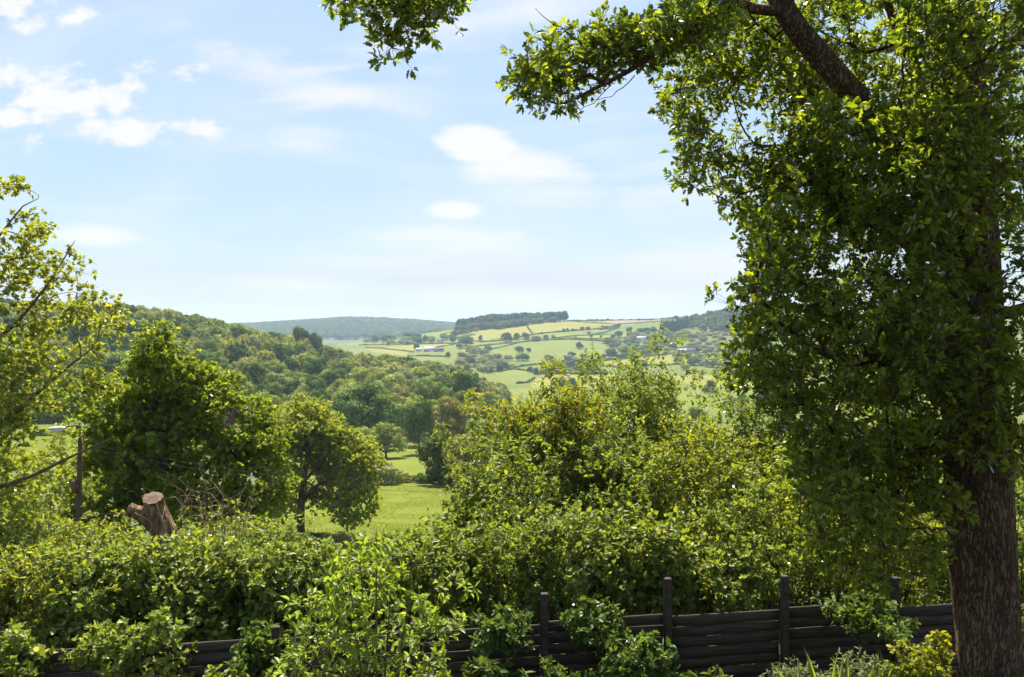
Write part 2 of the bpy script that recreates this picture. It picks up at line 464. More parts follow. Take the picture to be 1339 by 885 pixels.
def grass_mat(name, a, b, s=.05, s2=1.5, bump=.4):
    """two scales of noise: patches of sward and tufts"""
    m, t, o = new_mat(name); L = t.links.new
    tc = t.nodes.new('ShaderNodeTexCoord')
    def nz(sc_, det):
        n = t.nodes.new('ShaderNodeTexNoise'); n.inputs['Scale'].default_value = sc_; n.inputs['Detail'].default_value = det
        n.inputs['Roughness'].default_value = .65; L(tc.outputs['Object'], n.inputs[0]); return n.outputs[0]
    n1, n2 = E(t, nz(s, 6)), E(t, nz(s2, 6))
    f = (n1 * .55 + n2 * .45).step(.36, .64)
    mx = t.nodes.new('ShaderNodeMix'); mx.data_type = 'RGBA'; L(f.s, mx.inputs[0])
    mx.inputs[6].default_value = (*a, 1); mx.inputs[7].default_value = (*b, 1)
    p = t.nodes.new('ShaderNodeBsdfPrincipled'); p.inputs['Roughness'].default_value = .95; p.inputs['Specular IOR Level'].default_value = .1
    L(mx.outputs[2], p.inputs['Base Color'])
    b_ = t.nodes.new('ShaderNodeBump'); b_.inputs['Strength'].default_value = bump; b_.inputs['Distance'].default_value = .4
    L(n2.s, b_.inputs['Height']); L(b_.outputs[0], p.inputs['Normal'])
    L(p.outputs[0], o.inputs[0]); return m


GM = [grass_mat('rough_turf', (.05, .07, .025), (.09, .11, .04), .03, .8),              # 0 under woods
      grass_mat('meadow_grass_sward', (0.082, 0.104, 0.008), (0.12, 0.14, 0.014), .06, 1.4),          # 1 meadow
      grass_mat('pasture_light', (0.089, 0.114, 0.013), (0.120, 0.139, 0.017), .01, .2),           # 2
      grass_mat('pasture_yellow', (0.134, 0.135, 0.015), (0.170, 0.159, 0.021), .01, .2),           # 3
      grass_mat('pasture_deep', (0.063, 0.110, 0.017), (0.085, 0.126, 0.020), .01, .2),             # 4
      grass_mat('ploughed_soil', (0.151, 0.122, 0.076), (0.193, 0.151, 0.101), .02, .3),                # 5
      grass_mat('pasture_mid', (0.075, 0.098, 0.014), (0.107, 0.122, 0.020), .008, .2),               # 6
      grass_mat('garden_soil', (.035, .026, .018), (.07, .055, .035), .6, 5)]           # 7
FIELDS = [
    (2, [(640, 453), (681, 446), (723, 443.5), (789, 445), (797, 460), (781, 469), (745, 476), (695, 475), (673, 466), (640, 459)]),
    (3, [(595, 442), (631, 432), (689, 427), (697, 437), (673, 442.5), (631, 446), (595, 449)]),
    (3, [(689, 426), (739, 420), (783, 422), (808, 425), (781, 431), (734, 434), (700, 437)]),
    (4, [(776, 438.5), (811, 428), (866, 421), (845, 431), (825, 437), (808, 438)]),
    (5, [(783, 423), (820, 414), (880, 414), (861, 420), (811, 426)]),
    (6, [(860, 422), (880, 412), (920, 408), (915, 415), (880, 419)]),
    (2, [(697, 438), (736, 434), (781, 431), (811, 428), (775, 438), (753, 439), (723, 443)]),
    (3, [(753, 440), (776, 438.5), (808, 438), (840, 434), (850, 440), (800, 444), (790, 445), (753, 443)]),
    (3, [(775, 472), (839, 466), (888, 461), (924, 462), (930, 470), (890, 477), (828, 478), (778, 476)]),
    (2, [(645, 480), (673, 482), (702, 486), (699, 493), (678, 500), (655, 500)]),
    (3, [(690, 512), (699, 495), (728, 488), (800, 488), (850, 490), (1000, 490), (1000, 520), (690, 520)]),
    (6, [(673, 480), (700, 476), (750, 477), (805, 480), (803, 486), (740, 486), (702, 485)]),
    (2, [(860, 446), (893, 443), (890, 453), (865, 453)]),
    (6, [(880, 440), (940, 430), (960, 460), (880, 462)]),
    (2, [(500, 447), (545, 437), (580, 433), (578, 442), (545, 449), (520, 450)]),
    (6, [(470, 450), (535, 445), (530, 453), (478, 454)]),
    (3, [(497, 453.5), (541, 450), (592, 448.5), (588, 452), (560, 457), (532, 458)]),
    (3, [(478, 455), (500, 455), (534, 459), (531, 464), (490, 460)]),
    (2, [(533, 465), (590, 460), (620, 453), (640, 450), (640, 458), (600, 468), (540, 472)]),
    (2, [(588, 452), (620, 446), (640, 446), (640, 452), (600, 456), (575, 458)]),
    (3, [(575, 436), (600, 432), (640, 429), (640, 431), (595, 441), (578, 443)]),
    (2, [(455, 446), (480, 443), (500, 444), (498, 449), (455, 452)]),
]


def build_ground():
    lim = (-700 - CX) / F
    px = np.concatenate([np.linspace(-700, 330, 130, endpoint=False), np.linspace(330, 970, 460, endpoint=False), np.linspace(970, 2039, 90)])
    d = np.concatenate([[.02], np.linspace(1, 13, 12), np.exp(np.linspace(math.log(14), math.log(200), 80)), np.linspace(204, 700, 90),
                        np.linspace(707, 1800, 190), np.exp(np.linspace(math.log(1820), math.log(9000), 70))])
    th0 = math.atan(-lim)
    back = np.linspace(th0, 2 * math.pi - th0, 26)[1:-1]
    nc, nr = len(px) + len(back), len(d)
    D = d[:, None]
    Xf = (px[None] - CX) / F * D; Yf = np.broadcast_to(D, Xf.shape)
    Zf = ground_z(np.broadcast_to(px[None], Xf.shape), Yf)
    r = D / math.cos(th0)
    Xb = r * np.sin(back)[None]; Yb = r * np.cos(back)[None]
    w = np.clip((np.arange(len(back)) / (len(back) - 1)), 0, 1)[None]
    zr = Zf[:, -1:]; zl = Zf[:, :1]
    Zb = zr * (1 - w) + zl * w
    X = np.concatenate([Xf, Xb], 1); Y = np.concatenate([Yf, Yb], 1); Z = np.concatenate([Zf, Zb], 1)
    v = np.stack([X, Y, Z], 2).reshape(-1, 3)
    a = (np.arange(nr - 1)[:, None] * nc + np.arange(nc)[None]).ravel()
    b = (np.arange(nr - 1)[:, None] * nc + ((np.arange(nc) + 1) % nc)[None]).ravel()
    q = np.stack([a, b, b + nc, a + nc], 1)
    cen = v[q].mean(1)
    fy = np.maximum(cen[:, 1], .01)
    fpx = CX + cen[:, 0] / fy * F; fpy = CY - (cen[:, 2] - CAMZ) / fy * F
    mi = np.zeros(len(q), int)
    fd = cen[:, 1]
    mi[(fd > 45) & (fd < 112) & (fpx > 250)] = 1
    mi[(fd > 112) & (fd < 215) & (fpx > 380)] = 1
    mi[(fd > 215) & (fd < 420) & (fpx > 640)] = 6
    mi[(fd > 420) & (fd < 720) & (fpx > 660)] = 2
    mi[(fd > 120) & (fd < 185) & (fpx < 240)] = 1
    mi[(fd < 12.9)] = 7
    far = (fd > 700) & (fd < 1790)
    jit = (vnoise(np.stack([fpx, fpy, 0 * fpx], 1), .35) - .5) * .8
    mi[far & (fpx > 440)] = 6
    for k, poly in FIELDS:
        sel = far & in_poly(fpx, fpy + jit, poly); mi[sel] = k
    me = raw_mesh('ground', v, q.ravel(), np.arange(len(q)) * 4, GM, mi, True)
    tag(link('ground', me), kind='structure')


build_ground()

# ------------------------------------------------------------------ leaf shapes
def leaf_tpl(out, fold=.25, droop=.25):
    """out: outline points (x,y) of one half from base to tip"""
    o = np.array(out, float); n = len(o)
    def lift(p): return np.stack([p[:, 0], p[:, 1], np.abs(p[:, 1]) * fold - droop * p[:, 0] ** 2 * .5], 1)
    Lh = lift(o); mid = o[1:-1] * [1, -1]; Rh = lift(mid)
    v = np.concatenate([Lh, Rh]); f1 = list(range(n))[::-1]
    f2 = [0] + list(range(n, n + n - 2)) + [n - 1]
    return v, [f1, f2]


OAK = leaf_tpl([(0, 0), (.2, .08), (.36, .24), (.46, .12), (.66, .27), (.76, .14), (.92, .12), (1, 0)], .3, .3)
OVAL = leaf_tpl([(0, 0), (.25, .2), (.6, .24), (1, 0)], .35, .35)
ROUND = leaf_tpl([(0, 0), (.15, .26), (.6, .34), (1, 0)], .3, .3)
LANCE = leaf_tpl([(0, 0), (.3, .13), (.65, .12), (1, 0)], .4, .5)
MAPLE = leaf_tpl([(0, 0), (.05, .3), (.4, .52), (.5, .24), (1, 0)], .25, .3)
BLADE = leaf_tpl([(0, 0), (.4, .04), (.8, .03), (1, 0)], .3, .9)
QUAD = (np.array([(0, 0, 0), (.5, -.42, .12), (1, 0, -.1), (.5, .42, .12)], float), [[0, 1, 2, 3]])
_c3 = [(math.cos(a), math.sin(a)) for a in (0, 2.094, 4.189)]
STICK = (np.array([(0, c, s) for c, s in _c3] + [(1, c * .5, s * .5) for c, s in _c3], float),
         [[0, 1, 4, 3], [1, 2, 5, 4], [2, 0, 3, 5]])


def ico(sub):
    bm = bmesh.new(); bmesh.ops.create_icosphere(bm, subdivisions=sub, radius=1)
    v = np.array([p.co[:] for p in bm.verts]); f = [[q.index for q in p.verts] for p in bm.faces]
    bm.free(); return v, f


ICO1, ICO2 = ico(1), ico(2)


# ------------------------------------------------------------------ branches
def tube(soup, pts, rad, sides, mat=0, cap=True):
    pts = np.asarray(pts, float); rad = np.asarray(rad, float); k = len(pts)
    t = np.gradient(pts, axis=0); t = unit(t)
    ref = np.array([.31, .17, .93]) if abs(t[:, 2]).mean() < .8 else np.array([.95, .2, .1])
    a = unit(np.cross(t, ref)); b = np.cross(t, a)
    ang = np.arange(sides) / sides * 2 * math.pi
    v = pts[:, None] + rad[:, None, None] * (a[:, None] * np.cos(ang)[None, :, None] + b[:, None] * np.sin(ang)[None, :, None])
    i = np.arange(k - 1)[:, None] * sides; j = np.arange(sides)[None]; j2 = (j + 1) % sides
    f = np.stack([i + j, i + j2, i + sides + j2, i + sides + j], 2).reshape(-1)
    sz = [4] * ((k - 1) * sides)
    if cap:
        f = np.concatenate([f, np.arange(sides) + (k - 1) * sides]); sz = sz + [sides]
    soup.add(v.reshape(-1, 3), f, sz, mat)


def spline(pts, step):
    """Catmull-Rom through rows (x,y,z,r)"""
    p = np.asarray(pts, float)
    if len(p) < 3:
        n = max(2, int(np.linalg.norm(p[-1, :3] - p[0, :3]) / step) + 1)
        return p[0] + (p[-1] - p[0]) * np.linspace(0, 1, n)[:, None]
    q = np.concatenate([[2 * p[0] - p[1]], p, [2 * p[-1] - p[-2]]]); out = []
    for i in range(1, len(q) - 2):
        n = max(1, int(np.linalg.norm(q[i + 1, :3] - q[i, :3]) / step))
        s = np.arange(n)[:, None] / n
        a, b, c, e = q[i - 1], q[i], q[i + 1], q[i + 2]
        out.append(.5 * (2 * b + (c - a) * s + (2 * a - 5 * b + 4 * c - e) * s**2 + (3 * b - a - 3 * c + e) * s**3))
    out.append(p[-1:]); return np.concatenate(out)


def grow(seeds, targets, bf=.25, r_tip=.006, step=.25, power=.47, wob=.05, free_from=0.0):
    """seeds: arrays (x,y,z,r), later ones fork from the nearest existing node. Returns chains [(pts,rad)], end directions"""
    n0 = sum(len(spline(s, step)) for s in seeds)
    cap_ = n0 + len(targets) * 40 + 10
    pos = np.zeros((cap_, 3)); plen = np.zeros(cap_); par = np.full(cap_, -1); rad = np.full(cap_, np.nan); dirn = np.zeros((cap_, 3))
    ok = np.ones(cap_, bool); n = 0
    for si, s in enumerate(seeds):
        q = spline(s, step)
        prev = -1
        if si and n: prev = int(np.argmin(((pos[:n] - q[0, :3]) ** 2).sum(1)))
        for row in q:
            pos[n] = row[:3]; rad[n] = max(row[3], .004); par[n] = prev
            if prev >= 0:
                plen[n] = plen[prev] + np.linalg.norm(pos[n] - pos[prev]); dirn[n] = unit(pos[n] - pos[prev])
            else: dirn[n] = (0, 0, 1)
            prev = n; n += 1
    zmin = pos[:n, 2].min()
    ok[:n] = pos[:n, 2] >= zmin + free_from
    if not ok[:n].any(): ok[:n] = True
    targets = np.asarray(targets, float); ends = np.zeros((len(targets), 3))
    cnt = np.zeros(cap_)
    if len(targets):
        near = np.array([((pos[:n] - t) ** 2).sum(1).min() for t in targets])
        for ti in np.argsort(near):
            t = targets[ti]
            dd = np.sqrt(((pos[:n] - t) ** 2).sum(1))
            j = int(np.argmin(np.where(ok[:n], dd + bf * plen[:n], 1e9)))
            Ld = dd[j]
            k = max(1, min(36, int(math.ceil(Ld / step))))
            p0 = pos[j]; tow = (t - p0) / max(Ld, 1e-6)
            c = p0 + (dirn[j] * .5 + tow * .5 + np.array([0, 0, .12])) * Ld * .45
            perp = rng.normal(size=3) * wob * Ld
            prev = j
            for i in range(1, k + 1):
                s = i / k
                q = (1 - s) ** 2 * p0 + 2 * s * (1 - s) * c + s * s * t + perp * math.sin(s * math.pi) + (rng.normal(size=3) * wob * .35 * step if i < k else 0)
                pos[n] = q; par[n] = prev; plen[n] = plen[prev] + np.linalg.norm(q - pos[prev]); dirn[n] = unit(q - pos[prev])
                prev = n; n += 1
            cnt[prev] += 1; ends[ti] = dirn[prev]
    for i in range(n - 1, 0, -1):
        if par[i] >= 0: cnt[par[i]] += cnt[i]
    kids = [[] for _ in range(n)]
    for i in range(n):
        if np.isnan(rad[i]):
            rad[i] = r_tip * max(cnt[i], 1) ** power
            if par[i] >= 0: rad[i] = min(rad[i], .9 * rad[par[i]])
        if par[i] >= 0: kids[par[i]].append(i)
    seedn = n0
    chains = []; stack = [(i, -1) for i in range(n) if par[i] < 0]
    while stack:
        i, p = stack.pop(); ch = [] if p < 0 else [p]
        while True:
            ch.append(i)
            if not kids[i]: break
            ks = sorted(kids[i], key=lambda a: -(rad[a] + (10 if (a < seedn and a == i + 1) else 0)))
            for o in ks[1:]: stack.append((o, i))
            i = ks[0]
        r = rad[ch].copy()
        if p >= 0: r[0] = r[1]
        if len(ch) > 1: chains.append((pos[ch].copy(), r))
    return chains, ends


def chains_mesh(name, chains, mat, base, rmin=0):
    s = Soup()
    for p, r in chains:
        if r.max() < rmin: continue
        m = r.max(); tube(s, p - base, r, 14 if m > .12 else 8 if m > .04 else 5 if m > .012 else 3)
    return s.mesh(name, mat, True)


def foliage(soup, centres, clump_r, tips, per, size, tpl, flat=.35, squash=.8, up=.4, spread=.6, twig=None, mat=0, out=None, vary=.3):
    """rosettes of leaves at twig tips round each clump centre"""
    N = len(centres)
    if N == 0: return
    cr = np.asarray(clump_r) * (np.ones(N))
    off = rand_dirs(N * tips) * (rng.random(N * tips)[:, None] ** .5)
    off[:, 2] *= squash
    c = np.repeat(centres, tips, 0); R = np.repeat(cr, tips)[:, None]
    tip = c + off * R
    if twig is not None:
        start = c - unit(off) * R * .05
        v = tip - start; Ln = np.linalg.norm(v, axis=1)
        twig.inst(STICK, start, frames(v, rand_dirs(len(v))), np.stack([Ln, np.full(len(v), .0032), np.full(len(v), .0032)], 1))
    K = len(tip) * per
    tp = np.repeat(tip, per, 0); axis = np.repeat(unit(off + np.array([0, 0, .15])), per, 0)
    dr = unit(axis * spread + rand_dirs(K) * .9 + np.array([0, 0, -.05]))
    nm = unit(rand_dirs(K) * (1 - flat) + np.array([0, 0, 1.0]) * (flat + up * .5) + axis * .25)
    sz = size * (1 + vary * rng.normal(size=K)).clip(.5, 1.7)
    p = tp + rand_dirs(K) * size * .18 + dr * size * .1
    soup.inst(tpl, p, frames(dr, nm), sz, mat)


def thin(pts, sep):
    pts = np.asarray(pts); keep = []
    kp = np.zeros((len(pts), 3)); n = 0
    for p in pts:
        if n == 0 or ((kp[:n] - p) ** 2).sum(1).min() > sep * sep:
            kp[n] = p; n += 1
    return kp[:n]


def poly_targets(poly, d0, d1, n, sep=.25, gap=None):
    poly = np.asarray(poly, float); lo, hi = poly.min(0), poly.max(0); out = []
    while len(out) < n:
        q = rng.random((n * 3, 2)) * (hi - lo) + lo
        q = q[in_poly(q[:, 0], q[:, 1], poly)]
        d = d0 + (d1 - d0) * rng.random(len(q))
        w = np.stack([(q[:, 0] - CX) / F * d, d, CAMZ + (CY - q[:, 1]) / F * d], 1)
        if gap: w = w[vnoise(w, gap[0]) > gap[1]]
        out.extend(w)
    return thin(np.array(out[:n]), sep)


def dome_targets(c, r, n, sep, gap=None, shell=.45, lump=.3):
    """points in an uneven ellipsoid; more of them towards its outside"""
    u = rand_dirs(n * 4); rr = (shell ** 3 + (1 - shell ** 3) * rng.random(n * 4)) ** (1 / 3)
    ph = rng.random(3) * 50
    f = 1 + lump * (vnoise(u * 2.2 + ph) - .5) * 2
    p = np.asarray(c) + u * np.asarray(r) * (rr * f)[:, None]
    if gap: p = p[vnoise(p, gap[0]) > gap[1]]
    return thin(p[:n * 2], sep)[:n]


def plant(name, label, cat, base, seeds, targets, leaf, bark, size, tpl, clump=.3, tips=8, per=5, group=None, bf=.25, r_tip=.006,
          step=.25, names=('crown', 'trunk'), flat=.35, free_from=.3, extra=None, squash=.8, spread=.6, up=.4, twigs=True, vary=.3, color=None, rmin=0):
    base = np.asarray(base, float)
    o = empty(name, base); tag(o, label, cat, group)
    chains, ends = grow(seeds, targets, bf, r_tip, step, free_from=free_from)
    s = Soup()
    for p, r in chains:
        if r.max() < rmin: continue
        m = r.max(); tube(s, p - base, r, 14 if m > .12 else 8 if m > .04 else 5 if m > .012 else 3)
    fs = Soup()
    foliage(fs, targets - base, clump * (.75 + .5 * rng.random(len(targets))), tips, per, size, tpl, flat, squash, up, spread, s if twigs else None, vary=vary)
    if extra: extra(fs, s, base)
    a = link(names[1], s.mesh(names[1], bark, True), o)
    b = link(names[0], fs.mesh(names[0], leaf), o)
    if color:
        b.color = (*color, 1)
    return o


def px_seed(rows):
    """rows (px,py,d,r) -> (x,y,z,r)"""
    return np.array([[*P(a, b, d), r] for a, b, d, r in rows])


# ------------------------------------------------------------------ far trees (shared crown shapes)
def crown_proto(kind, nf, seed, leaf, cut=.05):
    global rng
    keep = rng; rng = np.random.default_rng(seed)
    s = Soup()
    if kind == 'conifer':
        n = 9
        zz = np.linspace(.12, .93, n); rr = .5 * (1 - (zz - .05) / .98) ** .8
        lum = []
        for z, r in zip(zz, rr):
            for k in range(max(1, int(7 * r / .5))):
                a = rng.random() * 6.28; lum.append((math.cos(a) * r * .6, math.sin(a) * r * .6, z, r * .5 + .03, .08))
        lum = np.array(lum); C, Rr = lum[:, :3], np.stack([lum[:, 3], lum[:, 3], lum[:, 4]], 1)
    else:
        n = {'round': 42, 'tall': 38, 'bush': 20, 'spread': 46}[kind]
        cz, rz, rx = {'round': (.47, .46, .5), 'tall': (.48, .48, .5), 'bush': (.36, .5, .5), 'spread': (.5, .42, .5)}[kind]
        u = rand_dirs(n); u[:, 2] = np.where(u[:, 2] < -.5, -u[:, 2], u[:, 2])
        lr = .095 + .085 * rng.random(n) ** 1.5
        C = u * np.array([rx, rx, rz]) * (.6 + .26 * rng.random(n))[:, None] + [0, 0, cz]
        C = np.concatenate([C, [[0, 0, cz]]]); lr = np.concatenate([lr, [.3]])
        Rr = np.stack([lr, lr, lr * .85], 1)
    s.inst(ICO1, C + [0, 0, .02], np.broadcast_to(np.eye(3), (len(C), 3, 3)), Rr * .66)
    w = Rr[:, 0] ** 2; w = w / w.sum()
    k = rng.choice(len(C), nf, p=w); u = rand_dirs(nf); u[:, 2] = np.where((u[:, 2] < -.3) & (rng.random(nf) < .3), -u[:, 2], u[:, 2])
    p = C[k] + u * Rr[k] * (.72 + .45 * rng.random(nf))[:, None]
    # drop what lies inside another lump
    dd = (((p[:, None] - C[None]) / (Rr[None] * .85)) ** 2).sum(2); dd[np.arange(nf), k] = 9
    keepm = dd.min(1) > 1
    p, u = p[keepm], u[keepm]
    nm = unit(u + rand_dirs(len(u)) * .42); dr = unit(np.cross(nm, rand_dirs(len(u))))
    s.inst(QUAD, p - dr * cut * .5, frames(dr, nm), cut * (.6 + .8 * rng.random(len(p))))
    # trunk
    tube(s, [(0, 0, -.06), (.01, 0, .2), (0, .01, .5)], [.035, .028, .02], 6, 1)
    rng = keep
    me = s.mesh(kind + '_tree', [leaf, M['twig']])
    return me


PROTO = {'round': [crown_proto('round', 7000, 11 + i, M['far'], .04) for i in range(3)],
         'tall': [crown_proto('tall', 6000, 31 + i, M['far'], .04) for i in range(2)],
         'spread': [crown_proto('spread', 7500, 51 + i, M['far'], .036) for i in range(2)],
         'bush': [crown_proto('bush', 2600, 71 + i, M['far'], .055) for i in range(2)],
         'conifer': [crown_proto('conifer', 900, 91 + i, M['far'], .06) for i in range(2)],
         'lowround': [crown_proto('round', 1500, 111 + i, M['far'], .075) for i in range(3)],
         'lowtall': [crown_proto('tall', 1300, 131 + i, M['far'], .075) for i in range(2)]}
TINT = {'mid': (.125, .17, .045), 'dark': (.06, .10, .034), 'pale': (.19, .225, .075), 'yellow': (.175, .21, .05), 'grey': (.15, .18, .085),
        'olive': (.15, .16, .055), 'purple': (.11, .03, .04), 'brown': (.19, .145, .08), 'deep': (.05, .08, .03)}


def far_tree(kind, loc, w, h, tint, label, group, name='broadleaf_tree', cat='tree'):
    me = random.choice(PROTO[kind])
    o = bpy.data.objects.new(name, me); col.objects.link(o)
    o.location = loc; o.scale = (w, w * random.uniform(.9, 1.1), h); o.rotation_euler = (0, 0, random.random() * 6.28)
    c = np.array(TINT[tint]) * random.uniform(.85, 1.18)
    c[0] *= random.uniform(.94, 1.1); c *= LEAF_GAIN * .9
    o.color = (*c, 1)
    tag(o, label, cat, group); return o


# ------------------------------------------------------------------ wooded hill on the left
TXT = {'mid': 'mid green', 'dark': 'dark green', 'pale': 'pale green', 'yellow': 'yellow green', 'grey': 'grey green', 'olive': 'olive green', 'brown': 'brownish', 'deep': 'blackish green'}


def skyline(px):
    return float(np.interp(px, [-60, 150, 240, 330, 400, 460, 520, 600, 655], [386, 396, 405, 428, 441, 459, 461, 476, 512]))


def hillside():
    cand = []
    y = 186.0
    while y < 640:
        sp = 12.0 if y < 330 else 12.5
        x0, x1 = (-60 - CX) / F * y, (660 - CX) / F * y
        x = x0 + random.random() * sp
        while x < x1:
            cand.append((x + random.uniform(-.35, .35) * sp, y + random.uniform(-.45, .45) * sp)); x += sp
        y += sp * .95
    rows = []
    for x, yv in cand:
        px = CX + x / yv * F
        z = gz(x, yv); py = CY - (z - CAMZ) / yv * F
        hgt = random.choice([random.uniform(10, 14), random.uniform(13, 19)]); top = CY - (z + hgt - CAMZ) / yv * F
        if px < 90 and top > 520 or px < 335 and top > 560: continue       # wholly behind the near trees
        if px > 350 and yv < 225 and px < 600 and (py > 578): continue      # open meadow
        if px > 590 and yv < 330: continue
        if top < skyline(px) - 3: hgt *= .75
        rows.append((yv, x, z, hgt, px))
    rows.sort()
    ind, rest = rows[:270], rows[270:]
    for yv, x, z, hgt, px in ind:
        kind = random.choices(['round', 'tall', 'spread'], [.5, .25, .25])[0]
        tint = random.choices(['mid', 'dark', 'pale', 'yellow', 'grey', 'olive'], [.34, .26, .14, .06, .14, .06])[0]
        w = hgt * random.uniform(.66, .92) * (.8 if kind == 'tall' else 1.12 if kind == 'spread' else 1)
        far_tree(kind, (x, yv, z - .5), w, hgt, tint, f"{TXT[tint]} broadleaf tree massed with others in the wood on the left hillside",
                 f"{TXT[tint]} trees of the left hillside wood", name='woodland_tree')
    # the trees past the nearest 270 read as one mass towards the ridge
    soups = Soup()
    protos = []
    for me in PROTO['lowround'] + PROTO['lowtall']:
        v = np.zeros(len(me.vertices) * 3, np.float32); me.vertices.foreach_get('co', v)
        ls = np.zeros(len(me.loops), np.int32); me.loops.foreach_get('vertex_index', ls)
        st = np.zeros(len(me.polygons), np.int32); me.polygons.foreach_get('loop_total', st)
        protos.append((v.reshape(-1, 3), ls, st))
    mats = []
    for k, (tn, c) in enumerate([(t, TINT[t]) for t in ('mid', 'dark', 'pale', 'grey', 'olive', 'yellow')]):
        c = np.array(c) * .88; mats.append(leaf_mat('ridge_leaf_' + tn, c * .8, c * 1.15, c * 1.4, trans=.3, tint=(1.25, 1.15, .5), gloss=0))
    for yv, x, z, hgt, px in rest:
        v, ls, st = random.choice(protos); a = random.random() * 6.28; w = hgt * random.uniform(.62, .9)
        R = np.array([[math.cos(a), math.sin(a), 0], [-math.sin(a), math.cos(a), 0], [0, 0, 1]])
        soups.add((v * [w, w, hgt]) @ R + [x, yv, z - .5], ls, st, random.choices(range(6), [.32, .24, .12, .16, .08, .08])[0])
    o = link('hillside_wood', soups.mesh('hillside_wood', mats))
    tag(o, 'mixed green woodland covering the upper slope and ridge of the left hill', 'woodland', kind='stuff')


hillside()


def at_px(px, py, w_px, h_px, kind, tint, label, group=None, d=None, name='broadleaf_tree', dmin=115, cat='tree'):
    if d is None: p, d = hit(px, py, dmin)
    else:
        x = (px - CX) / F * d; p = np.array([x, d, gz(x, d)])
        h_px = h_px + (CY - (p[2] - CAMZ) / d * F) - py
    return far_tree(kind, (p[0], p[1], p[2] - (.14 if d > 600 or kind == 'bush' else .02) * h_px / F * d), w_px / F * d, h_px / F * d, tint, label, group, name, cat)


# single trees of the left hill and valley floor one can point to
at_px(393, 470, 30, 46, 'tall', 'dark', 'taller dark tree breaking the skyline on the crest of the wooded left hill', d=545)
at_px(409, 470, 24, 38, 'tall', 'dark', 'second dark tree on the hill crest, just right of the tallest skyline tree', d=550)
at_px(297, 528, 30, 32, 'round', 'purple', 'purple copper-leaved tree showing among green woodland on the left hillside', d=205)
at_px(395, 590, 66, 84, 'spread', 'pale', 'pale rounded tree rising behind the lone field tree', d=150)
at_px(478, 560, 86, 66, 'spread', 'dark', 'broad dark domed tree at the foot of the wooded hill', d=205)
at_px(548, 580, 44, 64, 'tall', 'dark', 'upright tree with bare lower trunk on the valley floor beyond the meadow', d=190)
at_px(585, 577, 60, 62, 'round', 'olive', 'olive round-headed tree on the valley floor behind the meadow hedge', d=200)
at_px(505, 588, 52, 42, 'round', 'mid', 'mid green valley tree right of the lone field tree', d=180)
at_px(470, 592, 46, 40, 'round', 'pale', 'pale low tree in the hedge behind the lone field tree', d=165)
at_px(440, 600, 50, 60, 'round', 'mid', 'rounded tree peeping out above the right shoulder of the lone field tree', d=150)
at_px(506, 640, 50, 50, 'bush', 'grey', 'rounded grey green bush at the top edge of the near meadow', d=116, name='hedge_bush', cat='bush')
for k, (px, w, h, tn) in enumerate([(425, 34, 34, 'mid'), (442, 36, 40, 'dark'), (460, 36, 42, 'mid'), (476, 34, 34, 'pale'), (526, 26, 16, 'olive'), (540, 24, 12, 'mid'), (553, 26, 15, 'dark'), (566, 30, 24, 'deep'), (582, 34, 30, 'dark'), (600, 34, 32, 'mid')]):
    at_px(px, 627, w, h, 'bush', tn, 'bush in the hedge along the top edge of the near meadow', 'hedge along the top of the near meadow', d=random.uniform(117, 121), name='meadow_hedge_bush', cat='bush')
at_px(574, 640, 54, 82, 'spread', 'deep', 'dark leaning tree at the right end of the meadow hedge', d=116)
at_px(612, 648, 66, 96, 'round', 'olive', 'olive tree behind the thicket at the right end of the meadow hedge', d=112)
at_px(590, 642, 40, 28, 'bush', 'deep', 'dark bush at the foot of the leaning tree', d=113, name='hedge_bush', cat='bush')
for px, py, w, h, tn, d in [(524, 588, 40, 30, 'olive', 214), (562, 590, 30, 26, 'mid', 212), (540, 592, 26, 14, 'pale', 207), (600, 596, 40, 36, 'dark', 200),
                            (625, 590, 50, 50, 'mid', 215), (570, 575, 40, 50, 'dark', 235), (530, 570, 44, 44, 'mid', 245), (610, 570, 46, 48, 'pale', 250),
                            (640, 575, 40, 50, 'dark', 230)]:
    at_px(px, py, w, h, 'round', tn, 'rounded tree in the belt closing the far end of the second meadow', 'trees at the far end of the second meadow', d=d)
for px, py, w, h, tn, d in [(20, 560, 60, 36, 'mid', 200), (70, 541, 40, 20, 'grey', 218), (110, 542, 44, 24, 'pale', 215), (150, 560, 60, 50, 'grey', 200), (190, 560, 60, 60, 'mid', 205), (240, 560, 60, 56, 'grey', 205),
                            (335, 580, 50, 60, 'mid', 180), (360, 570, 50, 60, 'yellow', 200), (-20, 560, 60, 50, 'mid', 190)]:
    at_px(px, py, w, h, 'round', tn, 'small tree at the foot of the left hill, glimpsed behind the near trees', 'trees at the foot of the left hill', d=d)

for k in range(34):
    d = random.choice([150, 218, 222, 300, 420, 425, 560, 700]) * random.uniform(.97, 1.03); px = random.uniform(690, 1300)
    at_px(px, CY - (gz((px - CX) / F * d, d) - CAMZ) / d * F, 11 / d * F * random.uniform(.7, 1.2), 10.5 / d * F * random.uniform(.7, 1.2), random.choice(['round', 'spread', 'tall']), random.choice(['mid', 'grey', 'dark', 'pale']),
          'valley tree glimpsed through the thicket and the low oak branches', 'valley trees behind the thicket', d=d)

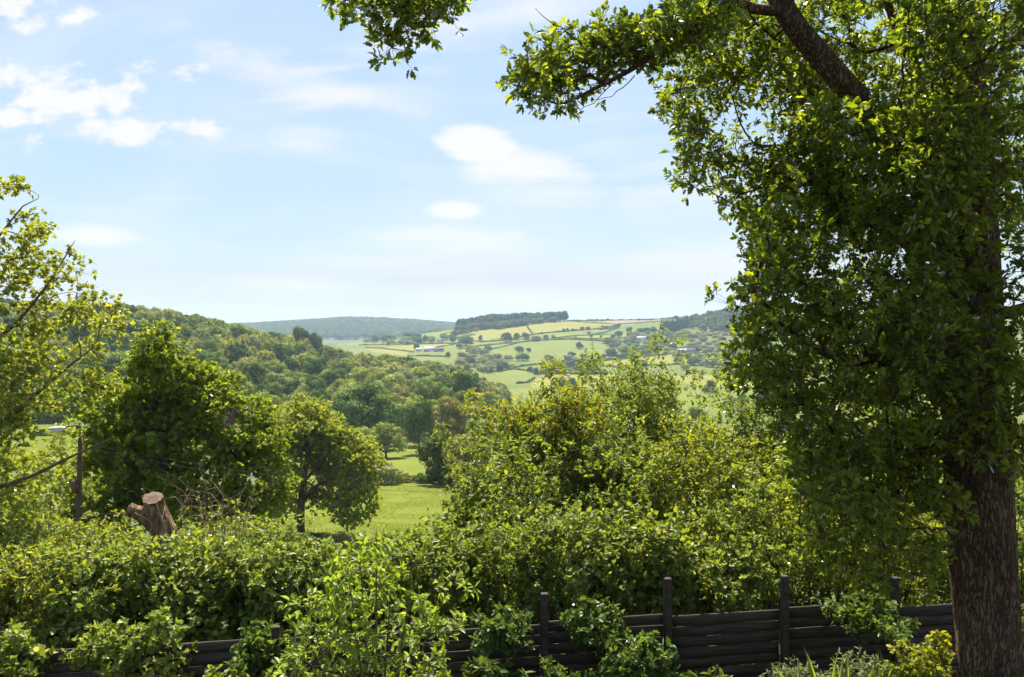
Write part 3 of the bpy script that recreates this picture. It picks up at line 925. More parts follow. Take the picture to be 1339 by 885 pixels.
# ------------------------------------------------------------------ far hillside: trees, hedges, farms
ONE = [  # px, base py, width px, height px, kind, tint, label
    (757.8, 455, 11, 10.5, 'round', 'dark', 'lone round tree standing in the middle of the large light pasture on the far hill'),
    (799, 467.6, 19, 17, 'lowround', 'dark', 'large dark domed tree at the right edge of the large light pasture'),
    (661.8, 446, 12.5, 14, 'lowround', 'deep', 'tallest dark hedgerow tree below the hilltop plantation'),
    (628.3, 445.6, 6, 8.5, 'lowtall', 'deep', 'narrow dark tree left of the tallest hedgerow tree on the far hill'),
    (883.6, 417.6, 7, 5.6, 'lowround', 'dark', 'dark round tree alone on the far skyline'),
    (906, 419, 8, 9, 'lowtall', 'grey', 'grey green tall tree on the far skyline beside the wooded slope'),
    (764, 469.5, 14, 10.5, 'lowround', 'olive', 'olive tree below the lone pasture tree, beside the brick farmhouse'),
    (747.6, 466.6, 12.6, 9.5, 'lowround', 'dark', 'dark round tree just above the brick farmhouse'),
    (544.7, 456.5, 8.5, 10.5, 'lowround', 'dark', 'dark tree standing behind the white farm sheds'),
    (683, 471, 20, 13, 'lowround', 'dark', 'dark spreading tree at the left foot of the large light pasture'),
]
for px, py, w, h, k, tn, lab in ONE: at_px(px, py, w, h, k, tn, lab, dmin=680)
MANY = [(675.5, 443, 7, 7, 'dark'), (687, 442.7, 8.5, 8, 'dark'), (701, 445, 10, 6, 'grey'), (714, 444, 6, 5.5, 'dark'), (609.4, 451, 16, 11.5, 'dark'), (600.7, 455, 7, 7, 'dark'),
        (637.5, 457.3, 9, 6, 'dark'), (679, 460.7, 10.7, 9, 'dark'), (691, 459.7, 6, 6, 'dark'), (716, 470, 7, 7, 'dark'), (592, 447.6, 6, 8, 'dark'), (757.8, 475.3, 18, 8, 'dark'),
        (738.3, 479.7, 12.6, 10, 'dark'), (715.5, 471, 5.3, 6, 'grey'), (721.4, 474.4, 5.8, 10, 'dark'), (737, 434.6, 4, 4.5, 'dark'), (742, 434, 3, 4.5, 'dark'), (748.5, 433.6, 3, 4, 'dark'),
        (761.5, 432.6, 5.3, 5, 'dark'), (769, 432, 5.8, 4.5, 'dark'), (770, 438, 4, 4, 'dark'), (773, 442.3, 3.4, 4, 'dark'), (786, 443, 3, 4, 'dark'), (708.7, 437, 3.4, 2.5, 'dark'), (723, 442.8, 5, 4.4, 'grey'),
        (823, 434.6, 8, 7, 'dark'), (803, 450, 8, 8, 'mid'), (815.5, 459, 9, 8, 'mid'), (776.7, 475, 8, 7, 'grey'), (816.5, 466, 9, 6, 'dark'), (853, 453.7, 12.6, 9, 'dark'), (882, 456.6, 6, 9, 'dark'),
        (862, 449, 12, 8, 'pale'), (832, 457, 9, 9, 'mid'), (842, 464.8, 7, 7, 'deep'), (858, 463, 6, 6, 'deep'), (908, 458.5, 10.7, 8, 'dark'), (838, 478, 14, 9, 'dark'), (907, 477, 15, 12, 'dark'), (932, 479, 20, 13, 'grey'),
        (492, 446.5, 12, 8, 'dark'), (510, 444, 13.6, 7, 'dark'), (528, 440, 15.5, 7, 'dark'), (508, 451, 5, 5, 'dark'), (535, 449.4, 12, 5, 'grey'), (546, 447.5, 12, 7, 'dark'), (556, 446.5, 5, 8, 'dark'), (563, 447, 8, 5, 'grey'),
        (585.5, 467, 6, 8, 'dark'), (480, 447, 9, 5, 'grey'), (519, 441, 9, 7, 'mid'), (690, 444.5, 5, 4, 'grey'), (668, 444.5, 4, 4, 'dark'), (650, 470, 12, 9, 'grey'), (664, 471, 12, 8, 'mid'),
        (657, 478, 12, 7, 'mid'), (640, 480, 14, 8, 'grey'), (700, 489, 8, 10, 'dark'), (693, 486, 7, 8, 'dark'), (718, 487, 16, 8, 'grey'), (730, 487, 14, 8, 'mid'), (742, 488, 12, 7, 'mid'), (728, 480, 9, 8, 'mid'),
        (767, 476, 7, 7, 'dark'), (784, 470, 8, 6, 'mid'), (790, 468, 8, 7, 'mid'), (812, 468, 12, 6, 'dark'), (825, 466, 9, 6, 'mid'), (870, 464, 6, 5, 'dark')]
for px, py, w, h, tn in MANY:
    at_px(px, py, w * 1.3, h * 1.25, random.choice(['lowround', 'lowround', 'lowtall']), tn, f'{TXT[tn]} hedgerow tree among the fields of the far hill', f'{TXT[tn]} hedgerow trees of the far hill', dmin=690, name='hedgerow_tree')


def scatter(poly, n, w, h, tints, label, group, kinds=('lowround', 'lowtall'), sep=4.0, dmin=690, name='hedgerow_tree', cat='tree'):
    poly = np.array(poly, float); lo, hi = poly.min(0), poly.max(0); got = []
    for _ in range(n * 30):
        q = lo + rng.random(2) * (hi - lo)
        if not in_poly(q[:1], q[1:], poly)[0]: continue
        if any(abs(q[0] - g[0]) < sep and abs(q[1] - g[1]) < sep * .45 for g in got): continue
        got.append(q)
        if len(got) == n: break
    for q in got:
        tn = random.choice(tints)
        at_px(q[0], q[1], w * random.uniform(.8, 1.5), h * random.uniform(.8, 1.5), random.choice(kinds), tn, label.replace('*', TXT[tn]), group.replace('*', TXT[tn]), dmin=dmin, name=name, cat=cat)


scatter([(600, 470), (606, 459), (630, 457), (640, 470), (662, 472), (666, 480), (640, 486), (610, 480)], 16, 13, 9, ['grey', 'mid', 'olive'], '* tree in the copse left of the large light pasture', '* trees of the copse left of the large pasture', sep=7)
scatter([(790, 446), (830, 441), (876, 443), (880, 462), (840, 464), (800, 460)], 30, 10, 8, ['grey', 'mid', 'dark', 'pale'], '* tree among the hamlet on the right of the far hill', '* trees round the far hamlet', sep=6)
scatter([(815, 438), (840, 434), (860, 432), (870, 443), (840, 443), (800, 444)], 16, 9, 7, ['grey', 'mid', 'dark'], '* tree in the belt above the far hamlet', '* trees of the belt above the far hamlet', sep=6)
scatter([(868, 441), (898, 437), (900, 443), (872, 444)], 9, 9, 9, ['pale', 'grey'], '* tree in the row below the dark conifers', '* trees below the dark conifers', sep=4)
scatter([(783, 431), (811, 425.5), (812, 428), (790, 433)], 9, 7, 4.5, ['grey', 'dark'], '* tree in the small copse at the corner of the deep green field', '* trees of the small copse', sep=3)
scatter([(577, 443), (600, 437), (622, 433), (625, 435), (600, 440), (580, 445)], 14, 8, 6, ['dark', 'mid'], '* tree in the belt running down from the hilltop plantation', '* trees of the belt below the plantation', sep=3.5)
scatter([(888, 455), (905, 440), (935, 432), (960, 440), (950, 458), (900, 457)], 26, 12, 5, ['brown', 'olive', 'grey'], '* scrub bush on the rough slope at the right of the far hill', '* scrub bushes of the rough far slope', kinds=('bush',), sep=6, name='scrub_bush', cat='bush')
scatter([(936, 440), (1030, 430), (1040, 505), (940, 500)], 22, 15, 11, ['grey', 'mid', 'dark'], '* tree on the valley side behind the edge of the oak foliage', '* valley trees at the oak foliage edge', sep=8)
scatter([(915, 462), (960, 458), (965, 480), (930, 482), (918, 475)], 14, 14, 10, ['grey', 'pale', 'mid'], '* tree beside the oak foliage at the right end of the valley', '* trees at the right end of the valley', sep=7)
scatter([(600, 478), (640, 472), (668, 478), (650, 492), (610, 488)], 14, 14, 9, ['grey', 'mid', 'olive', 'dark'], '* tree at the far hill foot beyond the left wood', '* trees at the foot of the far hill', sep=7)
scatter([(700, 482), (745, 478), (800, 481), (805, 486), (740, 490), (700, 488)], 12, 12, 8, ['grey', 'mid', 'dark'], '* tree in the strip between the two lowest yellow fields', '* trees between the two lowest yellow fields', sep=7)
scatter([(480, 446), (530, 438), (575, 446), (570, 451), (520, 450)], 14, 10, 6, ['grey', 'dark', 'mid'], '* tree above the far farmyard', '* trees above the far farmyard', sep=6)
scatter([(880, 466), (935, 463), (940, 480), (890, 484)], 10, 14, 9, ['grey', 'pale', 'mid'], '* tree below the pinkish barn on the far hill', '* trees below the pinkish barn', sep=8)
for px, w, h in [(768, 3, 3), (775, 5, 3), (781, 3.5, 4), (787, 5, 3.2), (795, 4, 4.4), (800, 3, 3), (835, 7, 3.5), (844, 6, 2.8), (851, 7, 2.8), (866, 4, 3), (897, 5, 3), (912, 6, 4), (920, 7, 5)]:
    y = float(np.interp(px, [740, 760, 850, 910, 960], [420, 419.8, 418.3, 414, 409])) + 1
    at_px(px, y, w, h, 'lowround', 'dark', 'small dark wind-clipped tree on the far skyline hedge', 'small trees of the far skyline hedge', dmin=690, name='hedgerow_tree')


def wood(name, label, poly, n, w, h, mats, kind, dmin, sink=0.0, drange=None):
    """a far-off wood that reads as one mass"""
    poly = np.array(poly, float); lo, hi = poly.min(0), poly.max(0)
    s = Soup(); ps = PROTO['conifer'] if kind == 'conifer' else PROTO['lowround'] + PROTO['lowtall']
    dat = []
    for me in ps:
        v = np.zeros(len(me.vertices) * 3, np.float32); me.vertices.foreach_get('co', v)
        ls = np.zeros(len(me.loops), np.int32); me.loops.foreach_get('vertex_index', ls)
        st = np.zeros(len(me.polygons), np.int32); me.polygons.foreach_get('loop_total', st)
        dat.append((v.reshape(-1, 3), ls, st))
    k = 0
    while k < n:
        q = lo + rng.random(2) * (hi - lo)
        if drange:            # plan polygon: (px, distance)
            if not in_poly(q[:1], q[1:], poly)[0]: continue
            d = q[1]; x = (q[0] - CX) / F * d; p = np.array([x, d, gz(x, d)])
        else:
            if not in_poly(q[:1], q[1:], poly)[0]: continue
            p, d = hit(q[0], q[1], dmin)
        v, ls, st = random.choice(dat); a = random.random() * 6.28
        ww, hh = w * random.uniform(.75, 1.25), h * random.uniform(.8, 1.2)
        R = np.array([[math.cos(a), math.sin(a), 0], [-math.sin(a), math.cos(a), 0], [0, 0, 1]])
        s.add((v * [ww, ww, hh]) @ R + p - [0, 0, sink], ls, st, random.randrange(len(mats))); k += 1
    o = link(name, s.mesh(name, mats)); tag(o, label, 'woodland', kind='stuff')


WM = [leaf_mat('far_wood_' + str(i), np.array(c) * .85, np.array(c) * 1.15, np.array(c) * 1.3, trans=.25, gloss=0)
      for i, c in enumerate([(.05, .08, .025), (.08, .11, .035), (.065, .095, .03)])]
WC = [M['conifer']]
wood('plantation_wood', 'dark plantation crowning the far hill behind the pale top fields', [(600, 1640), (640, 1640), (745, 1700), (735, 1820), (640, 1900), (598, 1780)], 480, 12, 20, [M['conifer'], WM[0], WM[0]], 'b', 0, drange=1)
wood('plantation_edge', 'rounded broadleaf edge below the hilltop plantation', [(594, 1600), (650, 1590), (700, 1640), (742, 1700), (735, 1715), (690, 1665), (640, 1625), (596, 1630)], 130, 13, 12, WM, 'b', 0, drange=1)
wood('conifer_block', 'dark blue green conifer block on the right of the far hill', [(862, 436), (864, 431), (880, 428.5), (904, 425), (905, 428.4), (888, 433.5), (872, 437)], 150, 7, 18, WC, 'conifer', 690)
wood('slope_wood', 'mixed grey green wood on the far slope next to the oak foliage', [(904, 432), (905, 421), (920, 415), (950, 408), (1010, 405), (1010, 440), (940, 436)], 260, 12, 13, WM, 'b', 690)
wood('distant_wood', 'hazy blue woodland covering the most distant hill', [(340, 2500), (600, 2700), (610, 3600), (350, 3600), (300, 3300)], 2200, 24, 17, WM, 'b', 0, drange=1)


def hedge(pts, h, w, label='trimmed hedge between fields on the far hill', group='hedges between the fields of the far hill'):
    s = Soup(); P3 = []
    for (a, b), (c, e) in zip(pts[:-1], pts[1:]):
        n = max(2, int(math.hypot(c - a, (e - b)) / .8))
        for i in range(n):
            P3.append(hit(a + (c - a) * i / n, b + (e - b) * i / n, 690)[0])
    P3 = np.array(P3)
    k = len(P3); gr = (.45 + 1.1 * vnoise(P3 + len(pts) * 7.0, .09)) * (.75 + .5 * vnoise(P3, .02)); P3 = P3 + rng.normal(size=P3.shape) * [.5, .8, 0]; r = np.stack([w * (.8 + .7 * rng.random(k)), w * (.8 + .7 * rng.random(k)), h * gr * (.75 + .5 * rng.random(k))], 1)
    s.inst(ICO1, P3, np.broadcast_to(np.eye(3), (k, 3, 3)), r)
    # loose leaf faces so its outline is uneven
    n = k * 26; i = rng.integers(0, k, n); u = rand_dirs(n); u[:, 2] = abs(u[:, 2])
    nm = unit(u + .5 * rand_dirs(n)); dr = unit(np.cross(nm, rand_dirs(n)))
    s.inst(QUAD, P3[i] + u * r[i] * 1.05, frames(dr, nm), np.full(n, .9))
    base = P3.mean(0); base[2] = P3[:, 2].min()
    s.v = [v - base for v in s.v]
    tag(link('field_hedge', s.mesh('field_hedge', WM[0]), None, base), label, 'hedge', group)


for pts, h in [([(640, 457), (681, 447), (700, 445), (742, 443), (786, 444)], 1.6), ([(595, 443), (631, 446.5), (673, 443), (697, 438), (734, 434.5), (781, 431), (811, 426)], 2.2),
               ([(689, 427), (696, 437)], 1.4), ([(742, 420.6), (783, 423.2), (808, 424.7), (866, 420.5)], 1.4), ([(742, 420.2), (800, 419.6), (850, 418.8), (880, 417), (910, 414.6)], 2.2),
               ([(773, 438), (790, 436), (811, 428.5)], 1.3), ([(753, 440), (753, 443.5), (790, 445.5)], 1.2), ([(723, 443), (753, 439.5), (810, 438)], 1.3), ([(778, 472), (815, 469), (840, 466), (890, 461), (920, 462), (928, 467)], 2.2),
               ([(648, 480), (673, 482), (702, 486), (720, 487)], 1.8), ([(640, 486), (660, 484), (674, 482)], 1.6), ([(673, 480), (700, 476), (735, 474)], 1.8), ([(700, 488.5), (730, 488.5), (760, 489), (800, 488.5)], 2.4), ([(740, 480), (775, 477.5), (810, 480)], 2.6),
               ([(478, 454), (500, 455), (534, 459), (541, 460)], 1.6), ([(470, 450.5), (530, 449.5), (592, 448.5), (600, 447)], 1.5), ([(556, 457), (575, 453), (590, 450.5), (604, 447)], 1.8), ([(535, 465), (560, 465), (585, 466)], 1.8),
               ([(500, 447.3), (545, 437.5), (578, 433.5)], 1.4), ([(580, 443), (600, 442), (622, 438)], 1.6), ([(600, 456), (625, 452), (645, 450), (690, 446)], 1.6), ([(880, 446), (893, 443)], 1.5), ([(699, 494), (690, 500), (676, 501)], 2.0),
               ([(828, 478), (860, 477), (890, 476)], 2.0), ([(641, 429.5), (600, 433), (578, 438)], 1.6)]:
    hedge(pts, h, 1.6)

SM = {'white': noise_mat('white_render', [(.6, .6, .58), (.75, .75, .72)], .5, 3, bump=0), 'brick': noise_mat('orange_brick', [(.30, .15, .09), (.40, .22, .14)], 1, 4, bump=0),
      'slate': noise_mat('slate_roof', [(.13, .12, .15), (.22, .21, .25)], .6, 4, bump=0), 'sheet': noise_mat('pale_sheet_roof', [(.55, .56, .58), (.7, .7, .72)], .4, 3, bump=0),
      'stone': noise_mat('pinkish_stone', [(.38, .30, .26), (.5, .42, .37)], .8, 4, bump=0), 'glass': noise_mat('dark_window', [(.02, .025, .03), (.05, .06, .07)], 1, 2, bump=0, rough=.2)}


def house(px, py, w, dep, h, wall, roof, rot, name, label, cat, nwin=2):
    p, d = hit(px, py, 690)
    o = empty(name, p); o.rotation_euler = (0, 0, rot); tag(o, label, cat)
    W, D, rh = w / 2, dep / 2, dep * .32
    s = Soup(); v = [(-W, -D, -2), (W, -D, -2), (W, D, -2), (-W, D, -2), (-W, -D, h), (W, -D, h), (W, D, h), (-W, D, h), (-W, 0, h + rh), (W, 0, h + rh)]
    s.add(v, [0, 1, 5, 4, 2, 3, 7, 6, 1, 2, 6, 9, 5, 3, 0, 4, 8, 7], [4, 4, 5, 5]); link('wall', s.mesh('wall', SM[wall]), o)
    s = Soup(); e = .4; t = .25
    for sg in (-1, 1):
        a, b = sg * (D + e), h - e * rh / D
        q = [(-W - e, a, b), (W + e, a, b), (W + e, 0, h + rh), (-W - e, 0, h + rh)]
        s.add(q + [(x, y, z + t) for x, y, z in q], [0, 1, 2, 3, 7, 6, 5, 4, 0, 4, 5, 1, 1, 5, 6, 2, 3, 7, 4, 0], [4] * 5)
    rf = link('roof', s.mesh('roof', SM[roof]), o)
    for k in range(nwin):
        x = -W + w * (k + .5) / nwin; s = Soup()
        q = [(x - .5, -D - .05, h * .35), (x + .5, -D - .05, h * .35), (x + .5, -D - .05, h * .8), (x - .5, -D - .05, h * .8)]
        s.add(q + [(a, b + .04, c) for a, b, c in q], [0, 1, 2, 3, 0, 4, 5, 1, 1, 5, 6, 2, 2, 6, 7, 3, 3, 7, 4, 0], [4] * 5); link('window', s.mesh('window', SM['glass']), o)
    if 'house' in name:
        s = Soup(); x = W * .7
        s.v = []; q = [(x - .4, -.4, h + rh * .7), (x + .4, -.4, h + rh * .7), (x + .4, .4, h + rh * .7), (x - .4, .4, h + rh * .7)]
        s.add(q + [(a, b, h + rh + 1.1) for a, b, c in q], [0, 1, 5, 4, 1, 2, 6, 5, 2, 3, 7, 6, 3, 0, 4, 7, 4, 5, 6, 7], [4] * 5); link('chimney', s.mesh('chimney', SM['brick']), rf)
    return o


house(548, 458.4, 9, 7, 2.6, 'white', 'sheet', .1, 'farm_shed', 'small white shed at the left end of the far farmyard', 'shed', 1)
house(562, 458.2, 17, 10, 3.4, 'white', 'sheet', -.15, 'barn', 'long white barn with pale sheet roof in the far farmyard', 'barn', 3)
house(558, 459.2, 8, 6, 2.5, 'stone', 'slate', .3, 'farm_shed', 'dark roofed low shed in front of the long white barn', 'shed', 1)
house(574, 459, 14, 9, 3.0, 'stone', 'slate', -.2, 'barn', 'grey slate roofed barn at the right end of the far farmyard', 'barn', 2)
house(742.5, 470.5, 10, 8, 5.0, 'brick', 'slate', .2, 'farmhouse', 'orange brick farmhouse among trees below the large light pasture', 'house', 3)
house(763, 472, 10, 7, 3.0, 'white', 'slate', -.1, 'cottage_house', 'low white cottage right of the brick farmhouse', 'house', 3)
house(839, 446, 14, 9, 4.2, 'white', 'sheet', -.2, 'cottage_house', 'pale roofed house among the hamlet trees on the far hill', 'house', 3)
house(822, 446, 15, 9, 4.2, 'stone', 'slate', .15, 'cottage_house', 'slate roofed stone house at the left of the far hamlet', 'house', 3)
house(893, 461, 17, 9, 3.6, 'stone', 'sheet', .05, 'barn', 'pinkish barn beside the hedge right of the hamlet', 'barn', 3)
house(904, 460.8, 12, 8, 4.2, 'stone', 'slate', -.1, 'farmhouse', 'pinkish stone farmhouse next to the barn right of the hamlet', 'house', 3)
house(933, 458, 15, 9, 4.4, 'brick', 'slate', .2, 'farmhouse', 'dark red farmhouse at the right edge of the valley by the oak leaves', 'house', 3)
house(576, 447.5, 12, 8, 3.4, 'white', 'slate', 0, 'cottage_house', 'white cottage between hedgerow trees above the farmyard', 'house', 2)


# ------------------------------------------------------------------ the big oak on the right
def bark_trunk(soup, rows, base, sides=96, step=.04, amp=.10, seed=0.):
    """a furrowed trunk: ridges run up it, broken and wandering"""
    q = spline(rows, step); pts, rad = q[:, :3], q[:, 3]
    t = unit(np.gradient(pts, axis=0)); a = unit(np.cross(t, [.05, .98, .02])); b = np.cross(t, a)
    ang = np.arange(sides) / sides * 2 * math.pi
    hgt = np.concatenate([[0], np.cumsum(np.linalg.norm(np.diff(pts, axis=0), axis=1))])
    A, Hh = np.meshgrid(ang, hgt)
    w = A + .25 * (vnoise(np.stack([np.cos(A).ravel() * 2, np.sin(A).ravel() * 2, Hh.ravel() * 1.6 + seed], 1)).reshape(A.shape) - .5)
    n = np.stack([np.cos(w).ravel() * 9, np.sin(w).ravel() * 9, Hh.ravel() * 1.3 + seed], 1)
    ridge = 1 - np.abs(vnoise(n) * 2 - 1); fine = vnoise(n * [2.1, 2.1, 3.2]); big = vnoise(np.stack([np.cos(A).ravel() * 1.3, np.sin(A).ravel() * 1.3, Hh.ravel() * .7 + seed], 1))
    dsp = ((ridge - .5) * amp + (fine - .5) * amp * .6 + (big - .5) * .09).reshape(A.shape)
    R = rad[:, None] * (1 + dsp * (.36 / max(rad[0], .1)) * 1.0)
    v = pts[:, None] + R[..., None] * (a[:, None] * np.cos(ang)[None, :, None] + b[:, None] * np.sin(ang)[None, :, None]) - base
    k = len(q); i = np.arange(k - 1)[:, None] * sides; j = np.arange(sides)[None]; j2 = (j + 1) % sides
    f = np.stack([i + j, i + j2, i + sides + j2, i + sides + j], 2).reshape(-1)
    soup.add(v.reshape(-1, 3), f, [4] * ((k - 1) * sides))


def oak():
    D = 9.5
    trunk = px_seed([(1302, 1045, D, .50), (1299, 1000, D, .42), (1296, 885, D, .345), (1283, 720, D, .35), (1278, 610, D, .355), (1274, 480, D, .33), (1268, 330, D, .30), (1258, 170, D, .285),
                     (1249, 0, D, .26), (1243, -180, D, .2), (1250, -330, D, .14), (1240, -520, D + .2, .07), (1250, -640, D + .3, .03)])
    S = [trunk,
         px_seed([(1262, 325, 9.45, .17), (1210, 250, 9.2, .155), (1150, 165, 9.0, .14), (1085, 88, 8.8, .13), (1030, 20, 8.7, .12), (1000, -60, 8.6, .11), (975, -180, 8.5, .085), (960, -330, 8.6, .05)]),
         px_seed([(1025, 15, 8.7, .06), (985, 12, 8.5, .055), (935, -4, 8.4, .05), (880, 40, 8.3, .042), (845, 78, 8.2, .032), (800, 105, 8.1, .022), (740, 135, 8.0, .012)]),
         px_seed([(985, -120, 8.55, .07), (900, -110, 8.4, .055), (790, -70, 8.2, .03), (730, -60, 8.1, .012)]),
         px_seed([(960, -250, 8.5, .06), (800, -230, 8.1, .05), (680, -160, 7.8, .04), (590, -60, 7.6, .028), (545, 0, 7.5, .016), (515, 50, 7.45, .008)]),
         px_seed([(590, -60, 7.6, .02), (510, -30, 7.5, .014), (440, 8, 7.5, .006)]),
         px_seed([(1270, 450, 9.4, .10), (1200, 455, 9.0, .085), (1120, 470, 8.7, .06), (1040, 440, 8.5, .04), (985, 380, 8.5, .02)]),
         px_seed([(1272, 560, 9.4, .06), (1210, 590, 9.2, .045), (1130, 585, 9.0, .03), (1050, 610, 9.0, .015)]),
         px_seed([(1266, 300, 9.6, .10), (1215, 150, 9.9, .08), (1180, 60, 10.2, .06), (1140, -60, 10.4, .04), (1100, -200, 10.5, .02)]),
         px_seed([(1255, 150, 9.5, .09), (1310, 70, 9.4, .07), (1380, 10, 9.3, .06), (1500, -60, 9.2, .04)]),
         px_seed([(1268, 380, 9.7, .08), (1200, 315, 10.0, .055), (1105, 270, 10.2, .035), (1030, 200, 10.3, .022), (985, 190, 10.2, .012)]),
         px_seed([(1275, 420, 9.4, .08), (1350, 400, 9.0, .06), (1440, 360, 8.6, .04)]),
         px_seed([(1243, -180, D, .12), (1400, -280, 9.8, .08), (1600, -330, 10.2, .03)]),
         px_seed([(1246, -60, D, .1), (1200, -250, 11, .08), (1120, -380, 12.2, .04)]),
         px_seed([(1243, -150, D, .1), (1260, -420, 8.2, .08), (1300, -700, 7.2, .04)])]
    tg = [poly_targets([(676, 98), (700, 68), (745, 58), (800, 38), (860, 18), (960, 0), (930, 52), (880, 75), (835, 84), (800, 98), (740, 132), (706, 145), (686, 130)], 7.6, 8.8, 180, .17, (1.5, .33)),
          poly_targets([(850, 85), (890, 50), (960, -10), (1030, 30), (1080, 110), (1110, 300), (1000, 320), (945, 262), (920, 222), (892, 250), (886, 225), (900, 195), (870, 140)], 9.2, 11.4, 320, .21, (1.1, .44)),
          poly_targets([(972, 330), (965, 300), (1010, 230), (1120, 230), (1240, 300), (1245, 640), (1150, 690), (1060, 650), (1015, 560), (985, 520), (966, 475), (964, 420), (960, 365)], 7.6, 10.6, 570, .22, (.95, .40)),
          poly_targets([(1000, -20), (1345, -20), (1345, 330), (1120, 330), (1040, 160)], 9.8, 12, 470, .24, (1.0, .40)),
          poly_targets([(1060, 130), (1345, 180), (1345, 600), (1210, 600), (1130, 500), (1100, 300)], 7.4, 9.0, 290, .24, (1.0, .46)),
          poly_targets([(1180, -30), (1345, -30), (1345, 240), (1180, 240)], 7.6, 9.1, 210, .24, (1.1, .44)),
          poly_targets([(1030, 560), (1240, 560), (1240, 740), (1170, 765), (1100, 745), (1040, 690)], 8.2, 9.8, 170, .23, (1.1, .48)),
          poly_targets([(1315, 480), (1345, 480), (1345, 640), (1322, 600)], 8.8, 9.6, 12, .24),
          poly_targets([(440, 8), (450, -25), (520, -35), (612, -25), (604, 4), (585, 16), (555, 38), (532, 44), (514, 68), (502, 58), (494, 28), (465, 14)], 7.3, 7.9, 60, .15)]
    tg.append(poly_targets([(985, 300), (1090, 285), (1090, 430), (990, 425)], 8.0, 10.2, 70, .2))
    hid = [poly_targets([(700, -140), (980, -140), (1100, -70), (1900, -60), (1900, -500), (1500, -800), (1100, -760), (800, -420), (600, -150)], 6.8, 13.0, 300, .6),
           poly_targets([(1480, -60), (1900, -60), (1850, 500), (1480, 560)], 7.0, 12.0, 170, .55)]
    T1 = np.concatenate(tg); T2 = np.concatenate(hid); A = np.concatenate([T1, T2])
    base = P(1302, 1029, D); base[2] = 0
    o = empty('oak_tree', base)
    tag(o, 'large oak with a thick furrowed trunk and dark overhanging crown filling the right side', 'tree')
    chains, ends = grow(S, A, .22, .0055, .22, free_from=3.0, wob=.06)
    ts = Soup(); bark_trunk(ts, trunk[:11], base)
    link('trunk', ts.mesh('trunk', M['bark'], True), o)
    s = Soup()
    for ci, (p, r) in enumerate(chains):
        if r.max() > .28 and p[:, 2].min() < .5:
            keep = p[:, 2] > 11; p, r = p[keep], r[keep]
            if len(p) < 3: continue
        m = r.max(); tube(s, p - base, r, 20 if m > .12 else 9 if m > .04 else 5 if m > .012 else 3)
    # bare dead twigs low on the trunk and at the limb tip
    for rows in ([(1246, 725, 9.3, .014), (1205, 690, 9.1, .011), (1170, 655, 9.0, .007), (1150, 640, 8.9, .003)], [(1243, 690, 9.3, .016), (1200, 690, 9.0, .013), (1155, 692, 8.8, .009), (1110, 680, 8.7, .004)],
                 [(1243, 712, 9.35, .012), (1215, 722, 9.2, .009), (1160, 712, 9.0, .004)], [(762, 60, 8.1, .007), (735, 38, 8.0, .005), (715, 25, 8.0, .004), (700, 12, 7.9, .002)], [(735, 38, 8.0, .004), (715, 42, 8, .003), (695, 36, 7.9, .002)],
                 [(800, 112, 8.1, .006), (775, 135, 8.0, .004), (762, 140, 8, .003), (752, 156, 8, .002)], [(830, 100, 8.2, .006), (800, 125, 8.1, .004), (772, 132, 8, .002)]):
        q = spline(px_seed(rows), .08); q[:, :3] += rng.normal(size=(len(q), 3)) * .008; tube(s, q[:, :3] - base, q[:, 3], 5)
    f = Soup()
    foliage(f, T1 - base, .26 * (.7 + .6 * rng.random(len(T1))), 12, 7, .076, OAK, .3, .75, .35, .75, s)
    foliage(f, T2 - base, .55, 10, 7, .14, OVAL, .3, .75, .35, .7, None)
    link('limbs', s.mesh('limbs', M['bark'], True), o)
    link('crown', f.mesh('crown', M['oak']), o)


oak()


# ------------------------------------------------------------------ near trees on the left
def stems_from(base, n, spread, h, r, lean=0.0):
    out = []
    for k in range(n):
        a = rng.random() * 6.28 if n > 1 else 0; s = spread * (.4 + .6 * rng.random()) if n > 1 else 0
        b = np.array([math.cos(a), math.sin(a), 0]) * s
        rows = [[*(base + b * .12), r], [*(base + b * .35 + [lean * .3, 0, h * .35]), r * .8], [*(base + b * .75 + rng.normal(size=3) * .05 + [lean * .7, 0, h * .72]), r * .55],
                [*(base + b + [lean, 0, h * (.9 + .2 * rng.random())]), r * .3]]
        out.append(np.array(rows))
    return out


